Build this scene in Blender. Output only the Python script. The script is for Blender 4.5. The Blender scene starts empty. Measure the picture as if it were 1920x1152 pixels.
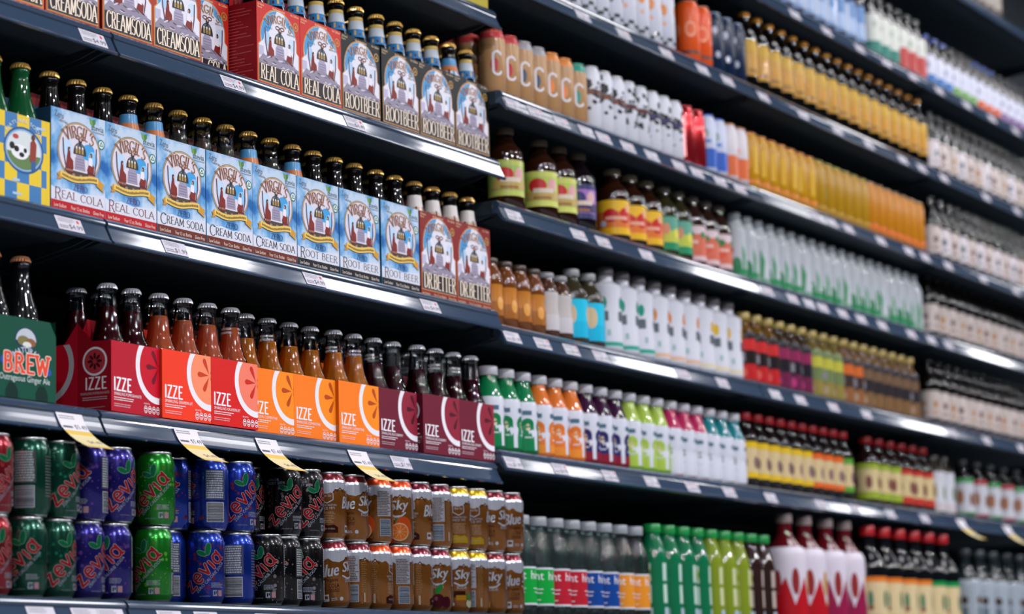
import bpy, math, random
from mathutils import Vector, Matrix
from mathutils.geometry import tessellate_polygon

random.seed(7)
SC = bpy.context.scene
COL = SC.collection
PI = math.pi
L = 1.219                      # width of one shelving bay (4 ft)

# ------------------------------------------------------------------ camera
cam = bpy.data.cameras.new('camera')
cam_o = bpy.data.objects.new('camera', cam)
COL.objects.link(cam_o)
rt = Vector((0.52262208, -0.85204217, -0.02983788))
up = Vector((-0.12442331, -0.11084786, 0.98601805))
fw = Vector((0.84343642, 0.51160227, 0.16394545))
M = Matrix((rt, up, -fw)).transposed().to_4x4()
M.translation = Vector((-3.02092492, -2.60023489, 0.4503566))
cam_o.matrix_world = M
cam.sensor_width = 36.0
cam.lens = 4600.527 / 1920 * 36.0
cam.clip_start = 0.05
cam.clip_end = 60
cam.dof.use_dof = True
cam.dof.focus_distance = 4.33
cam.dof.aperture_fstop = 3.1
SC.camera = cam_o

# ------------------------------------------------------------------ light
SC.view_settings.view_transform = 'Standard'
SC.view_settings.look = 'None'
SC.view_settings.gamma = 1.0
SC.view_settings.use_curve_mapping = False
SC.view_settings.exposure = -0.36
SC.cycles.use_denoising = True
SC.cycles.max_bounces = 10
SC.cycles.transmission_bounces = 10
SC.cycles.caustics_reflective = False
SC.cycles.caustics_refractive = False

world = bpy.data.worlds.new('world')
SC.world = world
world.use_nodes = True
bg = world.node_tree.nodes['Background']
bg.inputs[0].default_value = (0.10, 0.26, 0.42, 1)
bg.inputs[1].default_value = 0.09


def lamp(name, x, y, z, sx, sy, power, color=(0.98, 0.96, 1.0)):
    d = bpy.data.lights.new(name, 'AREA')
    d.shape = 'RECTANGLE'
    d.size, d.size_y = sx, sy
    d.energy = power
    d.color = color
    o = bpy.data.objects.new(name, d)
    o.location = (x, y, z)
    COL.objects.link(o)
    return o


for x in (-2.6, 0.0, 3.20, 4.14, 6.42, 9.6):
    lamp('ceiling_lamp', x, -0.88, 3.58, 0.60, 0.90, 24)
lamp('ceiling_lamp', 4.82, -1.56, 3.58, 0.55, 0.24, 7)
for k in range(7):
    lamp('ceiling_spot', -4.2 + 2.3 * k, -3.2, 3.56, 0.16, 0.16, 88 if k < 4 else 62)
for k in range(4):
    lamp('ceiling_spot', -3.4 + 3.9 * k, -5.3, 3.56, 0.16, 0.16, 200 if k < 2 else 120)


# ------------------------------------------------------------------ colour and materials
def S(h):
    h = h.lstrip('#')
    o = []
    for i in (0, 2, 4):
        c = int(h[i:i + 2], 16) / 255
        o.append(c / 12.92 if c <= 0.04045 else ((c + 0.055) / 1.055) ** 2.4)
    return tuple(o)


def new_mat(name):
    m = bpy.data.materials.new(name)
    m.use_nodes = True
    return m, m.node_tree.nodes, m.node_tree.links, m.node_tree.nodes['Principled BSDF']


def print_mat(name, rough=0.45, coat=0.0, metal=0.0, spec=0.5, trans=0.0, coat_rough=0.06):
    """a printed or moulded surface: colours come from the 'print' attribute, finish varies a little"""
    m, n, l, b = new_mat(name)
    a = n.new('ShaderNodeAttribute')
    a.attribute_name = 'print'
    nz = n.new('ShaderNodeTexNoise')
    nz.inputs['Scale'].default_value = 60
    mr = n.new('ShaderNodeMapRange')
    mr.inputs['To Min'].default_value = rough * 0.85
    mr.inputs['To Max'].default_value = rough * 1.15
    l.new(a.outputs['Color'], b.inputs['Base Color'])
    l.new(nz.outputs['Fac'], mr.inputs['Value'])
    l.new(mr.outputs['Result'], b.inputs['Roughness'])
    b.inputs['Metallic'].default_value = metal
    b.inputs['Coat Weight'].default_value = coat
    b.inputs['Coat Roughness'].default_value = coat_rough
    b.inputs['Specular IOR Level'].default_value = spec
    b.inputs['Transmission Weight'].default_value = trans
    return m


def plain_mat(name, color, rough=0.5, metal=0.0, spec=0.5, coat=0.0, trans=0.0, ior=1.45, bump=0.0, scale=200):
    m, n, l, b = new_mat(name)
    nz = n.new('ShaderNodeTexNoise')
    nz.inputs['Scale'].default_value = scale
    mx = n.new('ShaderNodeMixRGB')
    mx.inputs[1].default_value = (*color, 1)
    mx.inputs[2].default_value = (*[c * 0.85 for c in color], 1)
    l.new(nz.outputs['Fac'], mx.inputs[0])
    l.new(mx.outputs[0], b.inputs['Base Color'])
    b.inputs['Roughness'].default_value = rough
    b.inputs['Metallic'].default_value = metal
    b.inputs['Specular IOR Level'].default_value = spec
    b.inputs['Coat Weight'].default_value = coat
    b.inputs['Coat Roughness'].default_value = 0.05
    b.inputs['Transmission Weight'].default_value = trans
    b.inputs['IOR'].default_value = ior
    if bump:
        bp = n.new('ShaderNodeBump')
        bp.inputs['Strength'].default_value = bump
        bp.inputs['Distance'].default_value = 0.0006
        l.new(nz.outputs['Fac'], bp.inputs['Height'])
        l.new(bp.outputs['Normal'], b.inputs['Normal'])
    return m


MAT = {}
MAT['card'] = print_mat('printed_card', 0.40, spec=0.14)
MAT['paper'] = print_mat('printed_paper', 0.55, spec=0.2)
MAT['film'] = print_mat('printed_film_label', 0.30, coat=0.06, spec=0.25)
MAT['can'] = print_mat('printed_can', 0.24, metal=0.7, coat=0.4)
MAT['plastic'] = print_mat('moulded_plastic', 0.35)
MAT['gloss'] = print_mat('filled_bottle', 0.25, coat=1.0, spec=0.04, coat_rough=0.045)
MAT['gloss'].node_tree.nodes['Principled BSDF'].inputs['Coat IOR'].default_value = 1.5
MAT['cap'] = print_mat('enamelled_crown', 0.25, metal=0.35, coat=0.4)
MAT['steel'] = plain_mat('bare_aluminium', (0.50, 0.52, 0.53), 0.28, 1.0)
MAT['shelf'] = plain_mat('black_powder_coat', S('26343d'), 0.5, bump=0.5, scale=900)
MAT['lip'] = plain_mat('ticket_channel_plastic', S('33445a'), 0.10, spec=0.6, coat=0.3, scale=40)
MAT['back'] = plain_mat('dark_back_panel', S('16222a'), 0.6)


def clear_mat(name, tint, ior=1.5, rough=0.03, body=None, veil=0.0, ripple=0.0):
    """thin clear wall: light passes straight through, the surface mirrors by Fresnel; body adds a tinted filling"""
    m = bpy.data.materials.new(name)
    m.use_nodes = True
    n, l = m.node_tree.nodes, m.node_tree.links
    n.remove(n['Principled BSDF'])
    tr = n.new('ShaderNodeBsdfTransparent')
    tr.inputs[0].default_value = (*tint, 1)
    base = tr.outputs[0]
    if body:
        di, tl, mx, m2 = n.new('ShaderNodeBsdfDiffuse'), n.new('ShaderNodeBsdfTranslucent'), n.new('ShaderNodeMixShader'), n.new('ShaderNodeMixShader')
        nz = n.new('ShaderNodeTexNoise')
        nz.inputs['Scale'].default_value = 12
        mc = n.new('ShaderNodeMixRGB')
        mc.inputs[1].default_value = (*body, 1)
        mc.inputs[2].default_value = (*[c * .9 for c in body], 1)
        l.new(nz.outputs['Fac'], mc.inputs[0])
        for q in (di, tl):
            l.new(mc.outputs[0], q.inputs[0])
        mx.inputs[0].default_value = .5
        l.new(di.outputs[0], mx.inputs[1])
        l.new(tl.outputs[0], mx.inputs[2])
        m2.inputs[0].default_value = veil
        l.new(tr.outputs[0], m2.inputs[1])
        l.new(mx.outputs[0], m2.inputs[2])
        base = m2.outputs[0]
    gl, fr, ms = n.new('ShaderNodeBsdfGlossy'), n.new('ShaderNodeFresnel'), n.new('ShaderNodeMixShader')
    gl.inputs['Roughness'].default_value = rough
    if ripple:
        rn, bp_ = n.new('ShaderNodeTexNoise'), n.new('ShaderNodeBump')
        rn.inputs['Scale'].default_value = 110
        bp_.inputs['Strength'].default_value = ripple
        bp_.inputs['Distance'].default_value = 0.0015
        l.new(rn.outputs['Fac'], bp_.inputs['Height'])
        l.new(bp_.outputs['Normal'], gl.inputs['Normal'])
    fr.inputs['IOR'].default_value = ior
    l.new(fr.outputs[0], ms.inputs[0])
    l.new(base, ms.inputs[1])
    l.new(gl.outputs[0], ms.inputs[2])
    l.new(ms.outputs[0], n['Material Output'].inputs[0])
    return m


MAT['glass'] = clear_mat('clear_glass', (0.93, 0.95, 0.95), ripple=0.03)
MAT['pet'] = clear_mat('clear_plastic_bottle', (0.76, 0.87, 0.85), 1.5, 0.05, (0.45, 0.62, 0.60), 0.05, 0.22)
MAT['floor'] = plain_mat('vinyl_floor', (0.20, 0.21, 0.23), 0.35, scale=6)
MAT['ceil'] = plain_mat('ceiling_board', (0.22, 0.27, 0.35), 0.9, scale=3)


def liquid_mat(name, color, trans=0.75):
    return clear_mat(name, tuple(min(1, c ** .6) for c in color), 1.15, 0.05, color, 1 - trans)


def sky_mat(name):
    """printed cloudy sky of the light blue cartons"""
    m, n, l, b = new_mat(name)
    tc = n.new('ShaderNodeTexCoord')
    nz = n.new('ShaderNodeTexNoise')
    nz.inputs['Scale'].default_value = 17
    nz.inputs['Detail'].default_value = 4
    rp = n.new('ShaderNodeValToRGB')
    e = rp.color_ramp.elements
    e[0].position = 0.38
    e[0].color = (*S('0d5fa6'), 1)
    e[1].position = 0.60
    e[1].color = (*S('bccfe3'), 1)
    k = rp.color_ramp.elements.new(0.49)
    k.color = (*S('6aa4d4'), 1)
    l.new(tc.outputs['Object'], nz.inputs['Vector'])
    l.new(nz.outputs['Fac'], rp.inputs['Fac'])
    l.new(rp.outputs['Color'], b.inputs['Base Color'])
    b.inputs['Roughness'].default_value = 0.42
    b.inputs['Specular IOR Level'].default_value = 0.14
    return m


MAT['sky'] = sky_mat('printed_cloudy_sky')


# ------------------------------------------------------------------ mesh building
class MB:
    def __init__(self):
        self.v, self.f, self.c, self.m, self.s = [], [], [], [], []

    def face(self, pts, col=(0.5, 0.5, 0.5), mat=0, smooth=False):
        i = len(self.v)
        self.v.extend(pts)
        self.f.append(tuple(range(i, i + len(pts))))
        self.c.append(col)
        self.m.append(mat)
        self.s.append(smooth)

    def box(self, x0, x1, y0, y1, z0, z1, col=(0.5, 0.5, 0.5), mat=0):
        i = len(self.v)
        self.v.extend([(x, y, z) for x in (x0, x1) for y in (y0, y1) for z in (z0, z1)])
        for q in ((0, 1, 3, 2), (4, 6, 7, 5), (0, 4, 5, 1), (2, 3, 7, 6), (0, 2, 6, 4), (1, 5, 7, 3)):
            self.f.append(tuple(i + k for k in q))
            self.c.append(col)
            self.m.append(mat)
            self.s.append(False)

    def lathe(self, prof, n=24, col=(0.5, 0.5, 0.5), mat=0, cx=0.0, cy=0.0, a0=0.0, a1=360.0, wob=None, smooth=True):
        """prof: (r, z) or (r, z, colour of the band above it); a0..a1 in degrees"""
        full = abs(a1 - a0) >= 359.9
        cols = n if full else n + 1
        i = len(self.v)
        for p in prof:
            for k in range(cols):
                a = math.radians(a0 + (a1 - a0) * k / n)
                r = p[0] + (wob(k, p) if wob else 0)
                self.v.append((cx + r * math.cos(a), cy + r * math.sin(a), p[1]))
        for j in range(len(prof) - 1):
            c = prof[j][2] if len(prof[j]) > 2 and prof[j][2] else col
            for k in range(n):
                k2 = (k + 1) % cols
                self.f.append((i + j * cols + k, i + j * cols + k2, i + (j + 1) * cols + k2, i + (j + 1) * cols + k))
                self.c.append(c)
                self.m.append(mat)
                self.s.append(smooth)

    def extrude_x(self, prof, x0, x1, col=(0.5, 0.5, 0.5), mat=0, caps=True, smooth=False):
        """closed (y, z) outline swept along x"""
        n = len(prof)
        i = len(self.v)
        self.v.extend([(x0, y, z) for y, z in prof] + [(x1, y, z) for y, z in prof])
        for k in range(n):
            k2 = (k + 1) % n
            self.f.append((i + k, i + n + k, i + n + k2, i + k2))
            self.c.append(col)
            self.m.append(mat)
            self.s.append(smooth)
        if caps:
            for base, rev in ((i, False), (i + n, True)):
                t = tessellate_polygon([[Vector((y, z, 0)) for y, z in prof]])
                for a, b, c in t:
                    self.f.append((base + a, base + b, base + c) if rev else (base + c, base + b, base + a))
                    self.c.append(col)
                    self.m.append(mat)
                    self.s.append(False)

    def mesh(self, name, mats):
        me = bpy.data.meshes.new(name)
        me.from_pydata(self.v, [], self.f)
        for k in mats:
            me.materials.append(MAT[k] if isinstance(k, str) else k)
        me.polygons.foreach_set('material_index', self.m)
        me.polygons.foreach_set('use_smooth', self.s)
        at = me.color_attributes.new('print', 'FLOAT_COLOR', 'CORNER')
        buf = []
        for f, c in zip(self.f, self.c):
            buf.extend((c[0], c[1], c[2], 1.0) * len(f))
        at.data.foreach_set('color', buf)
        me.update()
        return me

    def build(self, name, mats, parent=None):
        o = bpy.data.objects.new(name, self.mesh(name, mats))
        COL.objects.link(o)
        if parent is not None:
            o.parent = parent
        return o


def thing(name, label=None, cat=None, group=None, loc=(0, 0, 0), rz=0.0):
    o = bpy.data.objects.new(name, None)
    o.empty_display_size = 0.02
    COL.objects.link(o)
    o.location = loc
    o.rotation_euler = (0, 0, rz)
    tag(o, label, cat, group)
    return o


def tag(o, label=None, cat=None, group=None, kind=None):
    for k, v in (('label', label), ('category', cat), ('group', group), ('kind', kind)):
        if v:
            o[k] = v


def copy_thing(o):
    r = o.copy()
    COL.objects.link(r)
    for ch in o.children:
        c = ch.copy()
        COL.objects.link(c)
        c.parent = r
        for g in ch.children:
            d = g.copy()
            COL.objects.link(d)
            d.parent = c
    return r


PROTO, USED = {}, set()


def put(kind, x, y, z, label, group=None, rz=0.0, tilt=None):
    """place a thing of a kind: the first one is the one that was built, later ones are copies"""
    if kind in USED:
        o = copy_thing(PROTO[kind])
    else:
        o = PROTO[kind]
        USED.add(kind)
    o.location = (x, y, z)
    o.rotation_euler = (0, 0, rz)
    if tilt:                                     # leans along the shelf, standing on the edge of its base
        o.rotation_euler = (Matrix.Rotation(tilt, 3, 'Y') @ Matrix.Rotation(rz, 3, 'Z')).to_euler()
        o.location = (x, y, z + .0225 * abs(math.sin(tilt)))
    o['label'] = label
    if group:
        o['group'] = group
    return o


ORD = ('first second third fourth fifth sixth seventh eighth ninth tenth eleventh twelfth thirteenth fourteenth fifteenth '
       'sixteenth seventeenth eighteenth nineteenth twentieth').split() + ['twenty-' + k for k in
       'first second third fourth fifth sixth seventh eighth ninth'.split()]


# ------------------------------------------------------------------ flat artwork (millimetres), later laid on panels or wrapped on cylinders
def arc(cx, cy, rx, ry, a0, a1, n=14):
    return [(cx + rx * math.cos(math.radians(a0 + (a1 - a0) * k / n)), cy + ry * math.sin(math.radians(a0 + (a1 - a0) * k / n)))
            for k in range(n + 1)]


def clip(poly, axis, lim, keep_less):
    out = []
    for k in range(len(poly)):
        a, b = poly[k], poly[(k + 1) % len(poly)]
        ia = (a[axis] <= lim) == keep_less or a[axis] == lim
        ib = (b[axis] <= lim) == keep_less or b[axis] == lim
        if ia:
            out.append(a)
        if ia != ib and b[axis] != a[axis]:
            t = (lim - a[axis]) / (b[axis] - a[axis])
            out.append((a[0] + (b[0] - a[0]) * t, a[1] + (b[1] - a[1]) * t))
    return out


GL = {
    'A': (.78, [[(0, 0), (.39, 1), (.78, 0)], [(.15, .34), (.63, .34)]], [(0, 0), (.78, 0)]),
    'B': (.66, [[(.1, 0), (.1, 1)], [(.1, 1), (.34, 1)] + arc(.34, .77, .22, .23, 90, -90) + [(.1, .54)], [(.1, .54), (.38, .54)] + arc(.38, .27, .26, .27, 90, -90) + [(.1, 0)]], []),
    'C': (.72, [arc(.42, .5, .40, .5, 48, 312, 20)], [(.68, .86)]),
    'D': (.74, [[(.1, 0), (.1, 1)], [(.1, 1), (.3, 1)] + arc(.3, .5, .42, .5, 90, -90, 18) + [(.1, 0)]], []),
    'E': (.6, [[(.58, 1), (.1, 1), (.1, 0), (.6, 0)], [(.1, .52), (.48, .52)]], []),
    'G': (.76, [arc(.42, .5, .40, .5, 48, 330, 20) + [(.76, .42), (.5, .42)]], []),
    'I': (.2, [[(.1, 0), (.1, 1)]], [(.1, 0), (.1, 1)]),
    'K': (.66, [[(.1, 0), (.1, 1)], [(.62, 1), (.12, .48), (.66, 0)]], [(.1, 0), (.1, 1)]),
    'L': (.56, [[(.1, 1), (.1, 0), (.56, 0)]], [(.1, 1)]),
    'M': (.9, [[(.08, 0), (.12, 1), (.45, .15), (.78, 1), (.84, 0)]], [(.08, 0), (.84, 0)]),
    'N': (.74, [[(.1, 0), (.1, 1), (.64, 0), (.64, 1)]], [(.1, 0), (.64, 1)]),
    'O': (.8, [arc(.4, .5, .38, .5, 0, 360, 26)], []),
    'R': (.7, [[(.1, 0), (.1, 1)], [(.1, 1), (.36, 1)] + arc(.36, .76, .24, .24, 90, -90) + [(.1, .52)], [(.34, .52), (.68, 0)]], [(.1, 0), (.68, 0)]),
    'S': (.6, [arc(.3, .75, .26, .25, 40, 270, 14) + arc(.3, .25, .28, .25, 90, -140, 14)], []),
    'T': (.64, [[(0, 1), (.64, 1)], [(.32, 1), (.32, 0)]], [(.32, 0)]),
    'U': (.7, [[(.1, 1), (.1, .3)] + arc(.35, .3, .25, .3, 180, 360) + [(.6, 1)]], [(.1, 1), (.6, 1)]),
    'V': (.74, [[(0, 1), (.37, 0), (.74, 1)]], [(0, 1), (.74, 1)]),
    'W': (1.0, [[(0, 1), (.25, 0), (.5, .8), (.75, 0), (1, 1)]], [(0, 1), (1, 1)]),
    'Z': (.62, [[(.04, 1), (.6, 1), (0, 0), (.62, 0)]], []),
    "'": (.12, [[(.06, 1), (.04, .78)]], []),
    '.': (.14, [[(.06, .02), (.07, .06)]], []),
    ' ': (.3, [], []),
    'z': (.62, [[(.0, .72), (.5, .72), (.06, .02), (.6, .02)]], []),
    'e': (.66, [[(.06, .38), (.62, .38)] + arc(.34, .37, .3, .36, 0, 300, 20)], []),
    'v': (.62, [[(0, .74), (.3, .02), (.62, .74)]], []),
    'i': (.2, [[(.1, .02), (.1, .66)]], []),
    'a': (.72, [arc(.36, .37, .31, .36, 0, 360, 24), [(.67, .8), (.67, .0), (.8, -.02)]], []),
}


def bfont(s):
    """outlines of the built-in typeface as triangles"""
    if s not in bfont.cache:
        cu = bpy.data.curves.new('type', 'FONT')
        cu.body = s
        cu.resolution_u = 2
        o = bpy.data.objects.new('type', cu)
        COL.objects.link(o)
        bpy.context.view_layer.update()
        me = o.to_mesh()
        me.calc_loop_triangles()
        v = [(p.co.x, p.co.y) for p in me.vertices]
        t = [tuple(v[k] for k in tri.vertices) for tri in me.loop_triangles]
        o.to_mesh_clear()
        bpy.data.objects.remove(o)
        bpy.data.curves.remove(cu)
        bfont.cache[s] = t
    return bfont.cache[s]


bfont.cache = {}


class Art:
    def __init__(self):
        self.t = []

    def tri(self, tris, col, layer):
        self.t.append((tris, col, layer + (len(self.t) % 16) * .024))   # no two inks share a plane

    def poly(self, pts, col, layer=1):
        ts = tessellate_polygon([[Vector((p[0], p[1], 0)) for p in pts]])
        self.tri([tuple(pts[k] for k in t) for t in ts], col, layer)

    def rect(self, u0, v0, u1, v1, col, layer=1):
        self.tri([((u0, v0), (u1, v0), (u1, v1)), ((u0, v0), (u1, v1), (u0, v1))], col, layer)

    def ell(self, cx, cy, rx, ry, col, layer=1, n=22, rot=0.0):
        c, s = math.cos(rot), math.sin(rot)
        p = [(cx + rx * math.cos(2 * PI * k / n) * c - ry * math.sin(2 * PI * k / n) * s,
              cy + rx * math.cos(2 * PI * k / n) * s + ry * math.sin(2 * PI * k / n) * c) for k in range(n)]
        self.tri([((cx, cy), p[k], p[(k + 1) % n]) for k in range(n)], col, layer)

    def ring(self, cx, cy, r0x, r0y, r1x, r1y, col, layer=1, a0=0, a1=360, n=40):
        t = []
        for k in range(n):
            a = math.radians(a0 + (a1 - a0) * k / n)
            b = math.radians(a0 + (a1 - a0) * (k + 1) / n)
            p = [(cx + r0x * math.cos(a), cy + r0y * math.sin(a)), (cx + r1x * math.cos(a), cy + r1y * math.sin(a)),
                 (cx + r1x * math.cos(b), cy + r1y * math.sin(b)), (cx + r0x * math.cos(b), cy + r0y * math.sin(b))]
            t += [(p[0], p[1], p[2]), (p[0], p[2], p[3])]
        self.tri(t, col, layer)

    def stroke(self, pts, wx, wy, col, layer=1, fn=None):
        """a pen of half-width wx across and wy up-and-down drawn along pts"""
        g = fn or (lambda p: p)
        for k in range(len(pts) - 1):
            (x0, y0), (x1, y1) = pts[k], pts[k + 1]
            d = math.hypot(x1 - x0, y1 - y0) or 1e-9
            nx, ny = -(y1 - y0) / d * wx, (x1 - x0) / d * wy
            m = max(1, int(d / (6 * max(wx, wy)))) if fn else 1
            for j in range(m):
                ax, ay = x0 + (x1 - x0) * j / m, y0 + (y1 - y0) * j / m
                bx, by = x0 + (x1 - x0) * (j + 1) / m, y0 + (y1 - y0) * (j + 1) / m
                q = [g((ax + nx, ay + ny)), g((ax - nx, ay - ny)), g((bx - nx, by - ny)), g((bx + nx, by + ny))]
                self.tri([(q[0], q[1], q[2]), (q[0], q[2], q[3])], col, layer)
        for x, y in pts:
            q = [g((x + wx * math.cos(PI * k / 4), y + wy * math.sin(PI * k / 4))) for k in range(8)]
            self.tri([(q[0], q[k], q[k + 1]) for k in range(1, 7)], col, layer)

    def letters(self, rect, s, col, layer=2, wx=.07, wy=.035, serif=True, fn=None, gap=.16, grow=0.0):
        """hand-drawn capitals fitted into rect (u0, v0, u1, v1)"""
        x, out = 0.0, []
        for ch in s:
            w, st, sf = GL[ch]
            out.append((x, st, sf))
            x += w + gap
        x -= gap
        u0, v0, u1, v1 = rect
        kx, ky = (u1 - u0) / x, (v1 - v0)
        for ox, st, sf in out:
            for p in st:
                self.stroke([(u0 + (ox + a) * kx, v0 + b * ky) for a, b in p], wx * ky + grow, wy * ky + grow, col, layer, fn)
            if serif:
                for a, b in sf:
                    sl = min(.13 * ky, .17 * kx)
                    self.stroke([(u0 + (ox + a) * kx - sl, v0 + b * ky), (u0 + (ox + a) * kx + sl, v0 + b * ky)],
                                wy * ky + grow, wy * ky + grow, col, layer, fn)

    def text(self, rect, s, col, layer=2, fn=None, shear=0.0):
        """built-in typeface fitted into rect"""
        ts = bfont(s)
        xs = [p[0] for t in ts for p in t]
        ys = [p[1] for t in ts for p in t]
        u0, v0, u1, v1 = rect
        kx, ky = (u1 - u0) / (max(xs) - min(xs)), (v1 - v0) / (max(ys) - min(ys))
        mx, my = min(xs), min(ys)
        g = fn or (lambda p: p)
        self.tri([tuple(g((u0 + (p[0] - mx) * kx + shear * (p[1] - my) * ky, v0 + (p[1] - my) * ky)) for p in t) for t in ts], col, layer)

    def lines(self, u0, v0, u1, v1, n, col, layer=2, fill=.45, rag=.25):
        """lines of print too small to read"""
        for k in range(n):
            v = v1 - (v1 - v0) * (k + .5) / n
            h = (v1 - v0) / n * fill / 2
            u = u0
            end = u1 - (u1 - u0) * rag * random.random()
            while u < end - .5:
                w = min(random.uniform(1.2, 4.5), end - u)
                self.rect(u, v - h, u + w, v + h, col, layer)
                u += w + .7

    def barcode(self, u0, v0, u1, v1, col, back, layer=2, across=False):
        self.rect(u0, v0, u1, v1, back, layer)
        m = 1.2
        p, e = (v0 + m, v1 - m) if across else (u0 + m, u1 - m)
        while p < e:
            w = random.choice((.4, .6, .9, 1.3))
            if across:
                self.rect(u0 + m, p, u1 - m, min(p + w, e), col, layer + 1)
            else:
                self.rect(p, v0 + m + 1.5, min(p + w, e), v1 - m, col, layer + 1)
            p += w + random.choice((.5, .8))

    def onto(self, mb, fn, bounds=None, step=None, mat=0):
        """fn(u, v, layer) -> point; clipped to bounds; cut into upright strips of step"""
        for tris, col, layer in self.t:
            for t in tris:
                ps = [t]
                if bounds:
                    p = list(t)
                    for ax, lo, hi in ((0, bounds[0], bounds[2]), (1, bounds[1], bounds[3])):
                        p = clip(p, ax, lo, False) if p else p
                        p = clip(p, ax, hi, True) if p else p
                    ps = [p]
                for p in ps:
                    if len(p) < 3:
                        continue
                    if step:
                        a, b = min(q[0] for q in p), max(q[0] for q in p)
                        k0, k1 = math.floor(a / step), math.ceil(b / step)
                        if k1 - k0 > 1:
                            for k in range(k0, k1):
                                q = clip(clip(p, 0, k * step, False), 0, (k + 1) * step, True) if p else p
                                if len(q) >= 3:
                                    mb.face([fn(u, v, layer) for u, v in q], col, mat)
                            continue
                    mb.face([fn(u, v, layer) for u, v in p], col, mat)


E0 = 0.00012                                   # ink layers lie this far apart


def front(y=0.0, x=0.0, z=0.0):
    return lambda u, v, l: (x + u * .001, y - l * E0, z + v * .001)


def leftside(x=0.0, y1=0.0, z=0.0):
    return lambda u, v, l: (x - l * E0, y1 - u * .001, z + v * .001)


def wrap(r, z=0.0):
    """u = 0 faces the aisle (-y), u grows to the reader's right"""
    def f(u, v, l):
        a = -PI / 2 + u * .001 / r
        rr = r + l * E0 + .00005
        return (rr * math.cos(a), rr * math.sin(a), z + v * .001)
    return f


WHITE, BLACK = S('e9e8ee'), S('0b0c10')

# ------------------------------------------------------------------ the setting
def slab(name, x0, x1, y0, y1, z0, z1, mat):
    b = MB()
    b.box(x0, x1, y0, y1, z0, z1)
    o = b.build(name, [mat])
    o['kind'] = 'structure'
    return o


slab('floor', -5, 12, -6, 2, -0.05, 0, 'floor')
slab('ceiling', -5, 12, -6, 2, 3.62, 3.70, 'ceil')
slab('wall_back', -5, 12, 0.62, 0.70, 0, 3.62, 'back')

# gondola frames, one to a bay
BAYS = ('first', 'second', 'third', 'fourth', 'fifth')
for k in range(-1, 4):
    x0, x1 = k * L, (k + 1) * L
    t = thing('shelving_frame', 'black steel shelving frame with back panel, %s bay along the aisle' % BAYS[k + 1],
              'shelving', 'shelving frames', (x0, 0.5, 0))
    b = MB()
    b.box(0.004, L - 0.004, 0.02, 0.04, 0.0, 2.95)
    b.build('back_panel', ['back'], t)
    for sx in (0.003, L - 0.022):
        b = MB()
        b.box(sx, sx + 0.019, -0.03, 0.018, 0.0, 2.95)
        b.build('upright', ['shelf'], t)
    b = MB()
    b.box(0.004, L - 0.004, -0.56, -0.032, 0.10, 0.16)
    b.build('base_deck', ['shelf'], t)
    b = MB()
    b.box(0.004, L - 0.004, -0.50, -0.48, 0.0, 0.098)
    b.build('kick_plate', ['shelf'], t)

LIP = [(0.016, 0.010), (0.004, 0.010), (0.0, 0.006), (-0.0022, 0.003), (-0.0034, 0.0), (-0.0022, -0.0022), (-0.0008, -0.0028),
       (-0.0016, -0.0058), (-0.0052, -0.0132), (-0.0089, -0.0206), (-0.0126, -0.0281),
       (-0.0150, -0.0296), (-0.0166, -0.0314), (-0.0166, -0.0336), (-0.0142, -0.0352), (-0.0110, -0.0350),
       (0.004, -0.0180), (0.016, -0.0160)]


def shelf(bay, z, yf, label, depth=0.4685):
    """one shelf: its ticket channel's upper edge is at height z and depth yf"""
    x0 = bay * L
    t = thing('shelf', label, 'shelf', 'black metal shelves', (x0, yf, z))
    b = MB()
    b.box(0.006, L - 0.006, 0.010, depth - yf, -0.018, 0.0115)
    b.extrude_x([(0.02, -0.0185), (0.06, -0.026), (0.075, -0.026), (0.075, -0.0185)], 0.03, L - 0.03)
    b.build('deck', ['shelf'], t)
    b = MB()
    b.extrude_x(LIP, 0.0035, L - 0.0035, smooth=False)
    b.build('ticket_channel', ['lip'], t)
    for sx in (0.008, L - 0.012):
        b = MB()
        p = [(0.02, -0.019), (depth - yf, -0.019), (depth - yf, -0.09), (0.06, -0.030)]
        b.extrude_x(p, sx, sx + 0.004)
        b.build('bracket', ['shelf'], t)
    return t


ROW1 = {0: (1.896, -0.010), 1: (1.576, -0.0093), 2: (1.2615, 0.005), 3: (0.9477, 0.0191), 4: (0.637, -0.036)}
ROW2 = {'aaa': (2.600, -0.02), 'aa': (2.255, -0.019), 'a0': (1.9885, -0.0189), 'a': (1.7260, -0.0161),
        'b': (1.4930, 0.0), 'c': (1.2350, 0.0044), 'd': (0.9750, 0.0115), 'e': (0.6270, -0.06)}
DECK = {k: v[0] + .0118 for k, v in list(ROW1.items()) + list(ROW2.items())}
FRONT = {k: v[1] + .012 for k, v in list(ROW1.items()) + list(ROW2.items())}
W1 = {0: 'topmost', 1: 'second from top', 2: 'third from top', 3: 'fourth from top', 4: 'lowest'}
W2 = {'aaa': 'topmost', 'aa': 'second from top', 'a0': 'third from top', 'a': 'fourth from top', 'b': 'fifth from top',
      'c': 'sixth from top', 'd': 'seventh from top', 'e': 'lowest'}
for bay in (-1, 0):
    for k, (z, y) in ROW1.items():
        if bay == -1 and k == 0:
            continue
        shelf(bay, z, y, 'black metal shelf with ticket channel, %s in the %s bay' % (W1[k], BAYS[bay + 1]))
for bay in (1, 2, 3):
    for k, (z, y) in ROW2.items():
        shelf(bay, z, y, 'black metal shelf with ticket channel, %s in the %s bay' % (W2[k], BAYS[bay + 1]))


# ------------------------------------------------------------------ price tags in the ticket channels
def channel_pt(u, t, off=0.0006):
    """point on the tilted face of the channel, u along x (m), t 0..1 from its upper to its lower edge"""
    y = -0.0014 + (-0.0128 + 0.0014) * t - off * .9
    z = -0.0040 + (-0.0276 + 0.0040) * t + off * .4
    return (u, y, z)


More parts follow.
